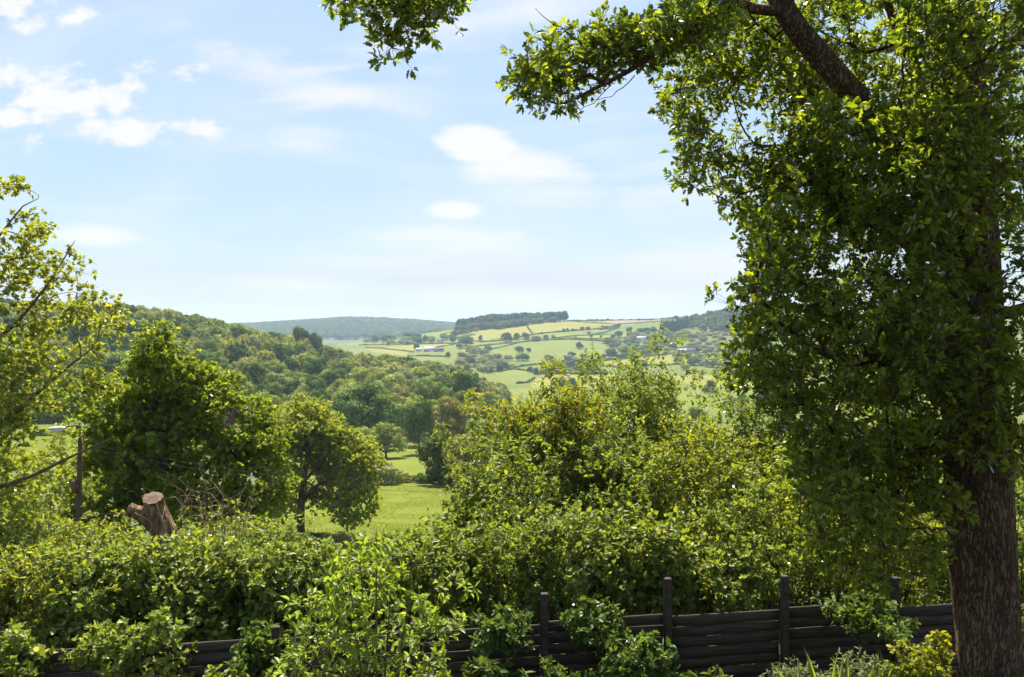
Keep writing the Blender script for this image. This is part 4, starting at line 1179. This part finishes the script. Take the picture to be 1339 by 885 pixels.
def pale_tree():
    b = P(-95, 700, 17.5); b[2] = gz(b[0], b[1])
    S = [np.concatenate([[[*b, .24]], px_seed([(-70, 560, 17.3, 0.102), (-60, 430, 17.2, 0.078), (-50, 300, 17, 0.054), (-40, 180, 17, 0.030)])]),
         px_seed([(-75, 610, 17.3, 0.072), (-20, 572, 16.8, 0.060), (30, 530, 16.5, 0.045), (75, 490, 16.4, 0.030), (120, 455, 16.3, 0.012)]),
         px_seed([(-80, 660, 17.4, 0.060), (-20, 642, 16.8, 0.051), (40, 622, 16.3, 0.039), (85, 600, 16.1, 0.030), (140, 575, 16, 0.015)]),
         px_seed([(-62, 450, 17.2, 0.048), (0, 440, 17.2, 0.036), (45, 395, 17.2, 0.027), (80, 345, 17.2, 0.018), (98, 315, 17.2, 0.006)]),
         px_seed([(-56, 370, 17.1, 0.036), (-10, 320, 17, 0.027), (30, 270, 17, 0.015), (50, 260, 17, 0.007)])]
    T_ = np.concatenate([poly_targets([(-120, 215), (20, 222), (48, 262), (60, 305), (98, 312), (104, 335), (96, 380), (75, 395), (-120, 395)], 16, 19, 130, .32, (1.0, .4)),
                         poly_targets([(-120, 390), (100, 385), (150, 388), (158, 440), (140, 470), (150, 520), (128, 560), (70, 560), (-120, 560)], 15.6, 19, 210, .32, (1.0, .38)),
                         poly_targets([(-120, 540), (128, 550), (120, 640), (60, 690), (-120, 690)], 15.5, 18.5, 100, .32, (1.0, .45))])
    dd = T_[:, 1]; tx = CX + T_[:, 0] / dd * F; ty = CY - (T_[:, 2] - CAMZ) / dd * F
    T_ = T_[~((tx > 38) & (tx < 128) & (ty > 535) & (ty < 660))]
    plant('maple_tree', 'airy pale yellow green maple leaning in at the left edge of the photo', 'tree', b, S, T_, M['pale'], M['palebark'], .088, MAPLE, .32, 13, 6,
          bf=.2, r_tip=.0065, step=.3, free_from=2.5, flat=.45, up=.5)


pale_tree()


def mid_tree():
    d = 30.0; b = P(345 - 120, 715, d); b[2] = gz(b[0], d)
    S = [np.array([[*b, .34], [*P(225, 690, d), .26], [*P(215, 600, d), .2], [*P(210, 520, d), .13], [*P(207, 450, d), .05]])] + [
        px_seed([(222, 660, d, .12), (280, 600, d - .4, .09), (320, 560, d - .4, .04)]), px_seed([(222, 670, d, .1), (160, 640, d - .6, .08), (130, 600, d - .6, .03)]),
        px_seed([(216, 610, d, .1), (260, 540, d + .6, .07), (285, 500, d + .8, .03)]), px_seed([(222, 680, d, .1), (300, 660, d - .8, .08), (355, 640, d - 1, .03)])]
    T_ = []
    for cx, cy_, rx, ry, n in [(204, 456, 26, 26, 45), (205, 492, 42, 42, 90), (262, 515, 50, 42, 90), (165, 545, 52, 55, 110), (215, 570, 70, 60, 120), (310, 555, 45, 46, 90), (335, 615, 42, 52, 90), (270, 625, 70, 60, 110), (150, 625, 48, 55, 90), (205, 660, 60, 50, 70), (310, 670, 55, 40, 60), (120, 680, 30, 30, 25)]:
        c = P(cx, cy_, d + random.uniform(-1.2, 1.2)); T_.append(dome_targets(c, (rx / F * d, rx / F * d * 1.1, ry / F * d), n, .34, (.9, .4), .45, .4))
    plant('broadleaf_tree', 'dense dark green tree with ragged crown left of the lone field tree, behind the stump', 'tree', b, S, np.concatenate(T_), M['dense'], M['bark'], .135, MAPLE, .42, 10, 7,
          bf=.2, r_tip=.008, step=.4, free_from=2, flat=.4)


mid_tree()


def field_tree():
    d = 74.0; b = P(393, 702, d); b[2] = gz(b[0], d)
    S = [np.array([[*b, .55], [*P(393, 690, d), .38], [*P(394, 655, d), .34], [*P(400, 610, d), .22], [*P(408, 560, d), .1]])] + [
        px_seed([(394, 655, d, .2), (430, 620, d - 1, .15), (465, 590, d - 1, .07)]), px_seed([(394, 660, d, .18), (360, 620, d, .12), (350, 580, d + 1, .05)]),
        px_seed([(397, 630, d, .15), (440, 580, d + 1, .1), (455, 555, d + 2, .04)])]
    T_ = []
    for cx, cy_, rx, ry, n in [(396, 545, 34, 22, 60), (372, 572, 26, 26, 55), (424, 562, 30, 24, 60), (450, 585, 28, 24, 55), (474, 602, 22, 22, 40), (404, 592, 38, 28, 60), (436, 615, 34, 22, 50), (468, 636, 24, 22, 45), (458, 664, 24, 22, 45), (374, 612, 26, 24, 45), (362, 646, 24, 24, 40), (352, 600, 16, 20, 22), (418, 646, 24, 18, 26), (480, 660, 12, 16, 14)]:
        c = P(cx, cy_, d + random.uniform(-3, 3)); T_.append(dome_targets(c, (rx / F * d, rx / F * d * 1.15, ry / F * d), n, .6, (.5, .36), .35, .5))
    plant('field_oak', 'lone rounded oak standing in the sunlit meadow with a dark trunk', 'tree', b, S, np.concatenate(T_), M['pale'], M['bark'], .24, ROUND, .85, 11, 7, bf=.2, r_tip=.02, step=.9, free_from=3, flat=.4, twigs=False)
    for k, (px, w, h, lab) in enumerate([(378, 22, 15, 'dark low bush left of the foot of the lone field oak'), (408, 26, 14, 'dark low bush right of the foot of the lone field oak')]):
        at_px(px, 707, w, h, 'bush', 'deep', lab, d=73.5, name='field_bush', cat='bush')


field_tree()


# ------------------------------------------------------------------ hedge, thicket and garden plants
def shrub(name, label, cat, px, d, top_py, wpx, leaf, size, tpl, n, group=None, clump=.26, tips=8, per=5, depth=1.2, nst=5, lump=.35, gap=(1.6, .36), low=.0, bark='twig', shell=.4, flat=.4, bf=.3, twiggy=True, sr=.016, z0=None, vary=.3):
    x = (px - CX) / F * d; z = gz(x, d) if z0 is None else z0
    top = CAMZ + (CY - top_py) / F * d; h = max(.4, top - z); b = np.array([x, d, z]); w = wpx / F * d / 2
    lo = low * h
    c = b + [0, 0, lo + (h - lo) * .5]
    T_ = dome_targets(c, (w * .93, depth * .93, (h - lo) * .5 - clump * .3), n, clump * .72, gap, shell, lump)
    T_ = T_[T_[:, 2] > z + .1]
    if name in ('hedge_bush', 'thicket_bush', 'bank_bush'):      # loose shoots standing out of the top
        k = 9; sh = np.stack([x + rng.uniform(-w, w, k), d + rng.normal(size=k) * depth * .4, top - clump - rng.uniform(-.16, .5, k)], 1); T_ = np.concatenate([T_, sh])
    S = stems_from(b, nst, w * .6, h * .6, sr)
    return plant(name, label, cat, b, S, T_, leaf, M[bark], size, tpl, clump, tips, per, group, bf, .0035, .18, names=('foliage', 'stems'), flat=flat, free_from=.25, twigs=twiggy, vary=vary)


HG = 'bushes of the hedge behind the fence'
# left hedge, mixed hawthorn, bramble and dogwood
for px, d, top, w, mat, lab in [(-40, 13.2, 720, 190, 'hedge_y', 'golden green hedge bush cut off by the left edge of the photo'),
                                (55, 13.0, 712, 170, 'hedge_y', 'golden leafed hedge bush below the street lamp'),
                                (135, 12.9, 716, 150, 'hedge', 'bright green hedge bush left of the stump'),
                                (215, 13.0, 706, 150, 'hedge', 'leafy hedge bush directly below the sawn stump'),
                                (295, 12.9, 708, 150, 'hedge', 'glossy hedge bush right of the sawn stump, below the dry stems'),
                                (365, 13.0, 712, 130, 'hedge', 'hedge bush below the lone field oak'),
                                (435, 13.2, 712, 130, 'hedge', 'hedge bush left behind the young fruit tree'),
                                (505, 13.4, 700, 120, 'thicket', 'hedge bush right behind the young fruit tree')]:
    shrub('hedge_bush', lab, 'bush', px, d - .65, top, w * 1.15, M[mat], .072, ROUND if mat == 'hedge' else OVAL, 160, HG, clump=.25, tips=12, per=6, depth=.85, nst=7, lump=.25, gap=(1.5, .40), low=.05)
# second row, a little higher and further down the bank
for px, d, top, w, mat, lab in [(20, 16.5, 676, 200, 'hedge', 'shaded bush under the leaning maple, behind the golden hedge'),
                                (110, 17.5, 672, 160, 'hedge_y', 'yellow tipped bush under the street lamp pole'),
                                (330, 17.5, 672, 150, 'hedge', 'bush between the stump stems and the lone field oak'),
                                (270, 18.5, 690, 120, 'thicket', 'low bush just behind the sawn stump')]:
    shrub('bank_bush', lab, 'bush', px, d, top, w * 1.1, M[mat], .075, OVAL, 120, 'bushes on the bank behind the hedge', clump=.3, tips=11, per=6, depth=1.1, nst=5, gap=(1.5, .34))
# the tall thicket in the middle
TH = [(640, 17.0, 550, 120, 'thicket', OVAL, .085, 150, 'tall light green bush at the left shoulder of the thicket'),
      (590, 15.2, 668, 90, 'hedge', ROUND, .085, 110, 'pale flowering bush stepping down at the left end of the thicket'),
      (720, 17.5, 512, 190, 'russet', LANCE, .14, 230, 'tall bush with orange red young leaf tips in the middle of the thicket'),
      (865, 19.0, 462, 210, 'thicket', OVAL, .075, 240, 'tall fine leaved twiggy bush forming the top of the thicket'),
      (960, 18.5, 492, 180, 'thicket', OVAL, .08, 180, 'tall bush at the right end of the thicket touching the oak leaves'),
      (800, 17.0, 560, 170, 'thicket', OVAL, .08, 170, 'bush with a thin straight stem in the centre of the thicket'),
      (660, 15.6, 620, 150, 'hedge', ROUND, .08, 150, 'rounded bush below the orange tipped bush'),
      (900, 16.0, 570, 170, 'hedge_y', OVAL, .085, 150, 'yellow green bush in the right half of the thicket'),
      (1010, 17.0, 560, 150, 'hedge_y', OVAL, .09, 140, 'sunlit yellow bush glowing behind the hanging oak branches'),
      (1000, 18.8, 486, 150, 'thicket', OVAL, .08, 190, 'light green bush filling in under the left edge of the oak foliage'),
      (800, 19.5, 502, 160, 'thicket', OVAL, .075, 190, 'fine leaved bush between the orange tipped bush and the twiggy thicket top'),
      (925, 19.6, 476, 150, 'thicket', OVAL, .075, 170, 'fine leaved bush on the right slope of the thicket top'),
      (665, 18.6, 520, 120, 'russet', OVAL, .085, 140, 'orange flecked bush on the left side of the orange tipped bush')]
for px, d, top, w, mat, tpl, sz, n, lab in TH:
    shrub('thicket_bush', lab, 'bush', px, d, top, w * 1.12, M[mat], sz * .9, tpl, int(n * 1.3), 'bushes of the tall thicket', clump=.27, tips=12, per=6, depth=1.25, nst=9, lump=.55, gap=(.9, .47), low=.1, sr=.022)
for px, d, top, w, mat, tpl, sz, n, lab in [(580, 13.8, 690, 130, 'hedge', ROUND, .085, 120, 'glossy bramble bush above the second fence panel from the fruit tree'),
                                            (660, 13.6, 682, 130, 'thicket', OVAL, .075, 130, 'dark twiggy bush above the fence left of the middle tall post'),
                                            (745, 13.8, 665, 130, 'hedge', ROUND, .08, 130, 'small leaved bush above the fence right of the middle tall post'),
                                            (830, 14.0, 672, 130, 'hedge', ROUND, .085, 130, 'whitish glinting bush above the fence left of the tallest posts'),
                                            (915, 14.2, 660, 140, 'hedge', ROUND, .09, 140, 'round leaved bush with brown stems between the two right posts'),
                                            (1000, 14.6, 650, 140, 'thicket', OVAL, .085, 130, 'bush behind the right hand tall post'),
                                            (1085, 15.0, 620, 160, 'hedge_y', OVAL, .09, 130, 'bright yellow bush seen through the low oak branches'),
                                            (1170, 15.4, 640, 160, 'hedge_y', OVAL, .09, 130, 'sunlit bush left of the oak trunk'),
                                            (1330, 14.5, 560, 150, 'hedge', OVAL, .09, 120, 'green bush right of the oak trunk at the photo edge'),
                                            (1260, 16.5, 560, 160, 'thicket', OVAL, .09, 120, 'bush hidden mostly behind the oak trunk')]:
    shrub('hedge_bush', lab, 'bush', px, d - .75, top, w * 1.15, M[mat], sz * .9, tpl, int(n * 1.1), HG, clump=.26, tips=10, per=6, depth=.9, nst=9, gap=(1.3, .45), low=random.choice([.1, .26]), sr=.018, shell=.3)
for px, d, top, w, mat in [(560, 15.5, 745, 150, 'thicket'), (680, 15.8, 735, 160, 'thicket'), (800, 15.6, 740, 160, 'thicket'), (920, 15.8, 735, 160, 'thicket'), (1040, 16.2, 720, 170, 'hedge_y'), (1150, 16.8, 705, 170, 'hedge_y'), (1250, 15.2, 735, 140, 'hedge_y'), (1335, 15.6, 735, 130, 'hedge_y')]:
    shrub('undergrowth_bush', 'low undergrowth bush filling in between the stems behind the fence', 'bush', px, d, top, w * 1.2, M[mat], .08, OVAL, 70, 'undergrowth behind the fence', clump=.3, tips=9, per=6, depth=.8, nst=4, gap=None)
for px, d, top, w, mat, lab in [(-10, 34.0, 566, 130, 'pale', 'leafy tree beyond the lamp pole at the left edge of the photo'), (75, 36.0, 560, 110, 'pale', 'pale leafy tree directly behind the street lamp'), (135, 40.0, 556, 110, 'dense', 'leafy tree between the street lamp and the dense dark tree'), (40, 27.5, 640, 150, 'hedge_y', 'bushy growth on the bank below the street lamp')]:
    shrub('bank_tree', lab, 'tree', px, d, top, w, M[mat], .15, OVAL, 190, 'trees on the lane bank', clump=.55, tips=10, per=6, depth=2.0, nst=5, gap=(.8, .38), sr=.05, twiggy=False)
# slender saplings whose stems show in the thicket
for px, d, top, lean, lab in [(793, 15.0, 560, .15, 'slender sapling with a straight dark stem in the centre of the thicket'), (700, 15.0, 590, -.2, 'slender sapling with twin dark stems left of the thicket centre'),
                              (950, 15.2, 620, .3, 'slender sapling with brown stem above the right fence panels')]:
    x = (px - CX) / F * d; b = np.array([x, d, gz(x, d)]); h = CAMZ + (CY - top) / F * d - b[2]
    S = stems_from(b, 1 if px != 700 else 2, .4, h, .03, lean)
    T_ = dome_targets(b + [lean, 0, h * .75], (.7, .6, h * .33), 45, .25, None, .3)
    plant('sapling', lab, 'tree', b, S, T_, M['thicket'], M['twig'], .085, OVAL, .25, 6, 5, 'saplings in the thicket', .3, .004, .2, free_from=1.2)


def dry_stems():
    d = 15.6; b = P(265, 735, d); b[2] = gz(b[0], d) + .2
    o = empty('bramble_canes', b); tag(o, 'tangle of dry bare bramble canes right of the sawn stump', 'plant')
    s = Soup()
    for k in range(34):
        x0 = random.uniform(-.55, .9); h = random.uniform(.8, 1.85); L_ = random.uniform(-.6, .6)
        bz = P(265, 720, d)[2] - b[2]
        rows = np.array([[x0, random.uniform(-.3, .3), bz - 1.2, .009], [x0 + L_ * .2, random.uniform(-.3, .3), bz + h * .35, .008], [x0 + L_ * .6, random.uniform(-.3, .3), bz + h * .75, .006], [x0 + L_ * 1.3, random.uniform(-.3, .3), bz + h * random.uniform(.7, 1.0), .003]])
        q = spline(rows, .08); q[:, :3] += np.cumsum(rng.normal(size=(len(q), 3)) * .005, 0); tube(s, q[:, :3], q[:, 3] * .75, 4)
        for m in range(3):
            i = rng.integers(len(q) // 2, len(q) - 1); e = q[i, :3] + rand_dirs(1)[0] * [.25, .15, .2]
            tube(s, [q[i, :3], (q[i, :3] + e) / 2 + rng.normal(size=3) * .02, e], [.004, .003, .002], 3)
    link('stems', s.mesh('stems', M['dry'], True), o)
    f = Soup(); T_ = dome_targets(np.array([.2, 0, P(265, 690, d)[2] - b[2]]), (.8, .35, .6), 26, .2, None, .2)
    foliage(f, T_, .16, 4, 4, .07, OVAL); link('foliage', f.mesh('foliage', M['hedge_y']), o)


dry_stems()


def stump():
    d = 15.8; base = P(208, 760, d); base[2] = gz(base[0], d)
    o = empty('tree_stump', base); tag(o, 'sawn off leaning brown tree stump with a cut side limb rising above the hedge', 'tree stump')

    def limb(name, rows, sides=40, cutname='cut_face'):
        q = spline(px_seed(rows) if len(rows[0]) == 4 else rows, .04); pts = q[:, :3]; rad = q[:, 3]
        s = Soup(); bark_trunk(s, q, base, sides, .05, .24, seed=random.random() * 9)
        me = s.mesh(name, M['stump'], True); t = link(name, me, o)
        v = np.array(s.v[0]).reshape(-1, 3)[-sides:]
        c = v.mean(0); n = unit(pts[-1] - pts[-4]); s2 = Soup(); k = 10
        rings = [c + (v - c) * f + n * (.012 * (1 - f) + .008 * (rng.random((sides, 1)) - .5)) for f in np.linspace(1.0, .08, k)]
        vv = np.concatenate(rings); i = np.arange(k - 1)[:, None] * sides; j = np.arange(sides)[None]; j2 = (j + 1) % sides
        s2.add(vv, np.stack([i + j, i + j2, i + sides + j2, i + sides + j], 2).reshape(-1), [4] * ((k - 1) * sides)); s2.add(vv[-sides:], np.arange(sides), [sides])
        link(cutname, s2.mesh(cutname, M['cut'], False), t)
    limb('trunk', [(230, 800, d, .30), (224, 740, d, .26), (215, 700, d, .235), (206, 674, d - .05, .205), (201, 660, d - .12, .18), (199, 650, d - .2, .185)])
    limb('side_limb', [(214, 690, d, .16), (200, 680, d - .05, .165), (186, 672, d - .1, .14), (175, 668, d - .15, .115), (168, 666, d - .2, .12)], 30)
    s = Soup()
    for rows in ([(195, 700, d - .35, .012), (199, 685, d - .36, .012), (188, 676, d - .3, .01), (176, 670, d - .3, .008)], [(222, 720, d - .35, .014), (216, 690, d - .36, .013), (208, 668, d - .36, .01), (203, 655, d - .42, .008)],
                 [(228, 720, d - .2, .012), (226, 700, d - .22, .012), (220, 675, d - .2, .01)], [(160, 668, d - .2, .01), (158, 690, d - .3, .009), (166, 702, d - .4, .006)]):
        q = spline(px_seed(rows), .05); tube(s, q[:, :3] - base, q[:, 3], 5)
    link('ivy_stem', s.mesh('ivy_stem', M['dry'], True), o)


stump()


def fence():
    """posts and boarded panels along one straight line"""
    def Y(x): return 11.46 + .177 * x
    rot = math.atan(.177); o = empty('garden_fence', (0, Y(0), 0)); o.rotation_euler = (0, 0, rot)
    tag(o, 'low blackish horizontal board fence with taller posts along the bottom of the garden', 'fence')
    k = 1 / math.cos(rot)
    posts = [(-3.2 + 1.83 * i) for i in range(-4, 9)]
    tops = {0: 1.42, 1: 1.35, 2: 1.66, 3: 1.78, 4: 1.72, 5: 1.6}
    for i, x in enumerate(posts):
        j = i - 4; h = tops.get(j, 1.46)
        bm = bmesh.new(); bmesh.ops.create_cube(bm, size=1)
        for v in bm.verts: v.co = ((v.co.x) * .1, v.co.y * .1, (v.co.z + .5) * (h + .3) - .3)
        bmesh.ops.bevel(bm, geom=[e for e in bm.edges], offset=.008, segments=2, affect='EDGES')
        me = bpy.data.meshes.new('post'); bm.to_mesh(me); bm.free(); me.materials.append(M['fence'])
        link('post', me, o, (x * k, -.03, 0))
        if i == len(posts) - 1: break
        L_ = 1.83 * k; top = {-1: 1.24, 0: 1.22, 1: 1.19, 2: 1.23, 3: 1.19, 4: 1.21}.get(j, 1.26 if j < 0 else 1.1)
        s = Soup(); z = top; n = 0
        while z > .06:
            bh = random.uniform(.145, .165); gap = random.uniform(.003, .012); t = .019
            n_ = 12; xs = np.linspace(.055, L_ - .055, n_); sag = random.uniform(-.004, .004) * np.sin(np.linspace(0, math.pi, n_)) + random.uniform(-.004, .004) * np.linspace(-1, 1, n_)
            wv = (vnoise(np.stack([xs * 3, 0 * xs + z * 9, 0 * xs], 1)) - .5) * .004; yo = random.uniform(-.004, .004) - .085 * 0 + .06 + wv * .6
            ring = np.stack([np.stack([xs, yo, z + sag + wv], 1), np.stack([xs, yo - t, z + sag + wv - .003], 1), np.stack([xs, yo - t, z + sag - bh - wv * .6], 1), np.stack([xs, yo, z + sag - bh - wv * .6], 1)], 1)
            i0 = np.arange(n_ - 1)[:, None] * 4; jj = np.arange(4)[None]; j2 = (jj + 1) % 4
            fa = np.stack([i0 + jj, i0 + 4 + jj, i0 + 4 + j2, i0 + j2], 2).reshape(-1)
            s.add(ring.reshape(-1, 3), np.concatenate([fa, [0, 1, 2, 3], np.arange(4)[::-1] + (n_ - 1) * 4]), [4] * ((n_ - 1) * 4 + 2)); z -= bh + gap; n += 1
        p = link('fence_panel', s.mesh('fence_panel', M['fence']), o, (x * k, 0, 0))
        bm = bmesh.new(); bmesh.ops.create_cube(bm, size=1)
        for v in bm.verts: v.co = (L_ / 2 + v.co.x * .05, .083 + v.co.y * .035, (v.co.z + .5) * (top - .12))
        me = bpy.data.meshes.new('batten'); bm.to_mesh(me); bm.free(); me.materials.append(M['fence']); link('batten', me, p)


fence()


def street_lamp():
    d = 26.0; b = P(103, 800, d); b[2] = gz(b[0], d)
    o = empty('street_lamp', b); tag(o, 'old wooden pole with a grey lamp head on a thin bracket arm', 'street lamp')
    top = P(105, 572, d)
    s = Soup(); q = spline(np.array([[*b, .12], [*P(103, 680, d), .09], [*top, .07]]), .3); tube(s, q[:, :3] - b, q[:, 3], 14); link('pole', s.mesh('pole', M['pole'], True), o)
    s = Soup(); q = spline(np.array([[*P(104, 600, d - .1), .022], [*P(104.5, 562, d - .1), .022], [*P(103, 556.5, d - .1), .022], [*P(96, 556, d - .1), .02], [*P(86, 557.5, d - .1), .02]]), .06)
    tube(s, q[:, :3] - b, q[:, 3], 8); link('bracket_arm', s.mesh('bracket_arm', M['pole'], True), o)
    # lamp head: a flattened teardrop with a bowl under it
    c = P(75.5, 561.5, d - .1) - b
    v, f = ICO2; hv = v.copy(); w = .32; hv = hv * [w, .14, .09]; hv[:, 2] = np.where(hv[:, 2] < 0, hv[:, 2] * .3, hv[:, 2]); hv[:, 2] += .02 + .12 * (hv[:, 0] / w + 1) * .12; hv[:, 1] *= 1 - .35 * (hv[:, 0] / w + 1) / 2
    s = Soup(); s.add(hv + c, np.concatenate(f), [3] * len(f)); head = link('lamp_head', s.mesh('lamp_head', M['metal'], True), o)
    s = Soup(); bv = v * [.19, .1, .075]; bv[:, 2] = np.minimum(bv[:, 2], 0) + .0; s.add(bv + c + [-.04, 0, -.004], np.concatenate(f), [3] * len(f)); link('lens', s.mesh('lens', M['lens'], True), head)
    s = Soup(); s.add(v * [.035, .035, .04] + c + [.03, 0, .1], np.concatenate(f), [3] * len(f)); link('photocell', s.mesh('photocell', M['metal'], True), head)
    s = Soup(); bx = np.array([(x, y, z) for z in (0, 1) for x, y in ((0, 0), (1, 0), (1, 1), (0, 1))], float)
    s.add((bx - .5) * [.16, .12, .42] + (P(97.5, 636, d - .2) - b), [0, 3, 2, 1, 4, 5, 6, 7, 0, 1, 5, 4, 1, 2, 6, 5, 2, 3, 7, 6, 3, 0, 4, 7], [4] * 6); link('control_box', s.mesh('control_box', M['pole']), o)
    for k, (za, zb, lab) in enumerate([(578, 622, 'upper of two thin overhead cables crossing in front of the lone field oak'), (584, 629, 'lower of two thin overhead cables crossing in front of the lone field oak')]):
        A, B = P(105, za, d), P(700, zb + 12, 34); n = 40; tt = np.linspace(0, 1, n)[:, None]; q = A + (B - A) * tt; q[:, 2] -= (.55 * 4 * tt * (1 - tt))[:, 0]
        s = Soup(); tube(s, q - A, np.full(n, .006), 5)
        tag(link('overhead_cable', s.mesh('overhead_cable', M['cable'], True), None, A), lab, 'cable', 'overhead cables')


street_lamp()


def fruit_sapling():
    d = 8.9; b = np.array([(492 - CX) / F * d, d, 0.0])
    S = []
    for a, t, lean in [(492, 690, 0), (455, 745, -.1), (540, 760, .15), (420, 790, -.2), (570, 800, .2), (470, 720, .05), (515, 730, .05), (400, 830, -.2), (385, 760, 0)]:
        q = P(a, t, d + random.uniform(-.4, .4)); S.append(np.array([[*(b + [random.uniform(-.1, .1), random.uniform(-.1, .1), 0]), .022], [*(b * .6 + q * .4 + [0, 0, .1]), .016], [*(b * .25 + q * .75 + [0, 0, .1]), .01], [*q, .004]]))
    T_ = np.concatenate([poly_targets([(490, 690), (515, 715), (535, 770), (570, 790), (580, 880), (560, 1000), (400, 1000), (360, 870), (375, 790), (420, 770), (450, 720)], d - .55, d + .45, 190, .12),
                         poly_targets([(545, 780), (612, 740), (618, 760), (590, 850), (560, 870)], d - .3, d + .3, 8, .12)])
    plant('fruit_sapling', 'bright leafy young fruit tree in front of the fence', 'tree', b, S, T_, M['sapling'], M['palebark'], .082, leaf_tpl([(0, 0), (.25, .19), (.6, .22), (1, 0)], .4, .6), .15, 5, 5,
          bf=.35, r_tip=.003, step=.12, free_from=.6, flat=.4, up=.5, spread=.8, names=('foliage', 'stems'))


fruit_sapling()


for px, d, top, w, mat, lab in [(775, 11.35, 786, 90, 'shade', 'trailing growth spilling over the fence top between the two middle tall posts'), (655, 11.15, 795, 80, 'shade', 'trailing growth hanging over the fence left of the middle tall post'),  # dark leaf colour on these two paints in the shade along the fence
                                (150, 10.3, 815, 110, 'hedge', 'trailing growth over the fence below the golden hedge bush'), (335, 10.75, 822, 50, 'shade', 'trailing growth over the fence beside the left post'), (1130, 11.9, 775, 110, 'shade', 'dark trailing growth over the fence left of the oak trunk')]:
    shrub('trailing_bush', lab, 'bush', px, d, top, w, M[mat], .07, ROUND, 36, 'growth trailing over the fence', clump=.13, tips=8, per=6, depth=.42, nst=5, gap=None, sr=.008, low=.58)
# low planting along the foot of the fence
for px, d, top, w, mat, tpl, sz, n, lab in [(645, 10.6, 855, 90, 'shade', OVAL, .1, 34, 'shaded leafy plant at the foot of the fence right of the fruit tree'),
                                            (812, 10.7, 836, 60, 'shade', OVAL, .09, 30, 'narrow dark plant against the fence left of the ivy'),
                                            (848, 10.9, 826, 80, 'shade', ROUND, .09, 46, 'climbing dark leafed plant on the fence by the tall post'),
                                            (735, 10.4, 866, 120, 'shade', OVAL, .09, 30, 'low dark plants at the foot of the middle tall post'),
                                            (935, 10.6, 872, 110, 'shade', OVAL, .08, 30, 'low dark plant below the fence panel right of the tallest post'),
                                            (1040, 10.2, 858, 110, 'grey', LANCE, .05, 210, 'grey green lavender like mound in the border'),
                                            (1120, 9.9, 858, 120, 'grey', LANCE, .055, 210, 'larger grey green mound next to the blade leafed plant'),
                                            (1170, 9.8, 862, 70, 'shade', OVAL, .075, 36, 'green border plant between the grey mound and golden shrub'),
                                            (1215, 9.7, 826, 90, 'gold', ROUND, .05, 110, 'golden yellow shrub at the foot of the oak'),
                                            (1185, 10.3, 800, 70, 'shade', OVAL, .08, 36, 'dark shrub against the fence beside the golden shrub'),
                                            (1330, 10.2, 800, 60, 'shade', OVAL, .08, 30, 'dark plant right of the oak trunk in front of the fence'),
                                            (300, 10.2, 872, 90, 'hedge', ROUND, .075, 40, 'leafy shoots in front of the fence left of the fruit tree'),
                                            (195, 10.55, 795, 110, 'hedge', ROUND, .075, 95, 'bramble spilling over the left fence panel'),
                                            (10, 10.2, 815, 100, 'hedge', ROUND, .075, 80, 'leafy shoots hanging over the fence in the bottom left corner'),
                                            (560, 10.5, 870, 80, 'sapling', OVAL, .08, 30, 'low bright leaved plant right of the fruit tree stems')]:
    shrub('border_plant', lab, 'plant', px, d, top, w, M[mat], sz, tpl, n, 'plants along the foot of the fence', clump=.13, tips=6, per=6, depth=.35, nst=5, gap=None, sr=.007, shell=.3, twiggy=True)


def blades(px, d, top, n, w, mat, label, name='blade_plant'):
    b = np.array([(px - CX) / F * d, d, 0.0]); h = CAMZ + (CY - top) / F * d
    o = empty(name, b); tag(o, label, 'plant'); s = Soup()
    pos = rng.normal(size=(n, 3)) * [w, w * .6, 0]; dr = unit(rng.normal(size=(n, 3)) * [.35, .3, .05] + [0, 0, 1]); nm = rand_dirs(n)
    s.inst(BLADE, pos, frames(dr, nm), (h * (.7 + .4 * rng.random(n)))[:, None] * [1, .42, .5]); link('blades', s.mesh('blades', mat), o)


blades(1092, 9.7, 858, 30, .08, M['sapling'], 'upright clump of bright blade leaves between the grey mounds')
blades(1150, 10.4, 862, 40, .1, M['shade'], 'thin arching blade leaves right of the bright clump')


def meadow_grass():
    n = 60000
    d = np.exp(rng.uniform(math.log(50), math.log(112), n)); px = rng.uniform(340, 700, n)
    x = (px - CX) / F * d; z = ground_z(px, d); pos = np.stack([x, d, z], 1)
    dr = unit(rng.normal(size=(n, 3)) * [.5, .5, .1] + [0, 0, .8]); s = Soup()
    k = vnoise(pos, .35)
    keep = k > .35; pos, dr, k = pos[keep], dr[keep], k[keep]
    s.inst(QUAD, pos, frames(dr, rand_dirs(len(pos))), np.stack([.06 + .12 * (k - .3) + .06 * rng.random(len(pos)), np.full(len(pos), .08), np.full(len(pos), .1)], 1))
    tag(link('meadow_grass', s.mesh('meadow_grass', leaf_mat('grass_blade', (.085, .125, .02), (.125, .16, .03), (.17, .18, .05), trans=.35, gloss=.2))),
        'sunlit tufts of grass on the meadow round the lone field oak', 'grass', kind='stuff')


meadow_grass()


# ------------------------------------------------------------------ air
def haze():
    m, t, o = new_mat('valley_air')
    pv = t.nodes.new('ShaderNodeVolumePrincipled')
    pv.inputs['Density'].default_value = HAZE_DENSITY
    pv.inputs['Color'].default_value = (.58, .77, 1.0, 1); pv.inputs['Anisotropy'].default_value = .1
    t.links.new(pv.outputs[0], o.inputs['Volume'])
    bm = bmesh.new(); bmesh.ops.create_cube(bm, size=1)
    me = bpy.data.meshes.new('haze'); bm.to_mesh(me); bm.free(); me.materials.append(m)
    lo, hi = -240.0, 200.0
    h = link('haze', me, None, (0, 0, (lo + hi) / 2)); h.scale = (31000, 31000, hi - lo)
    tag(h, kind='stuff')


haze()
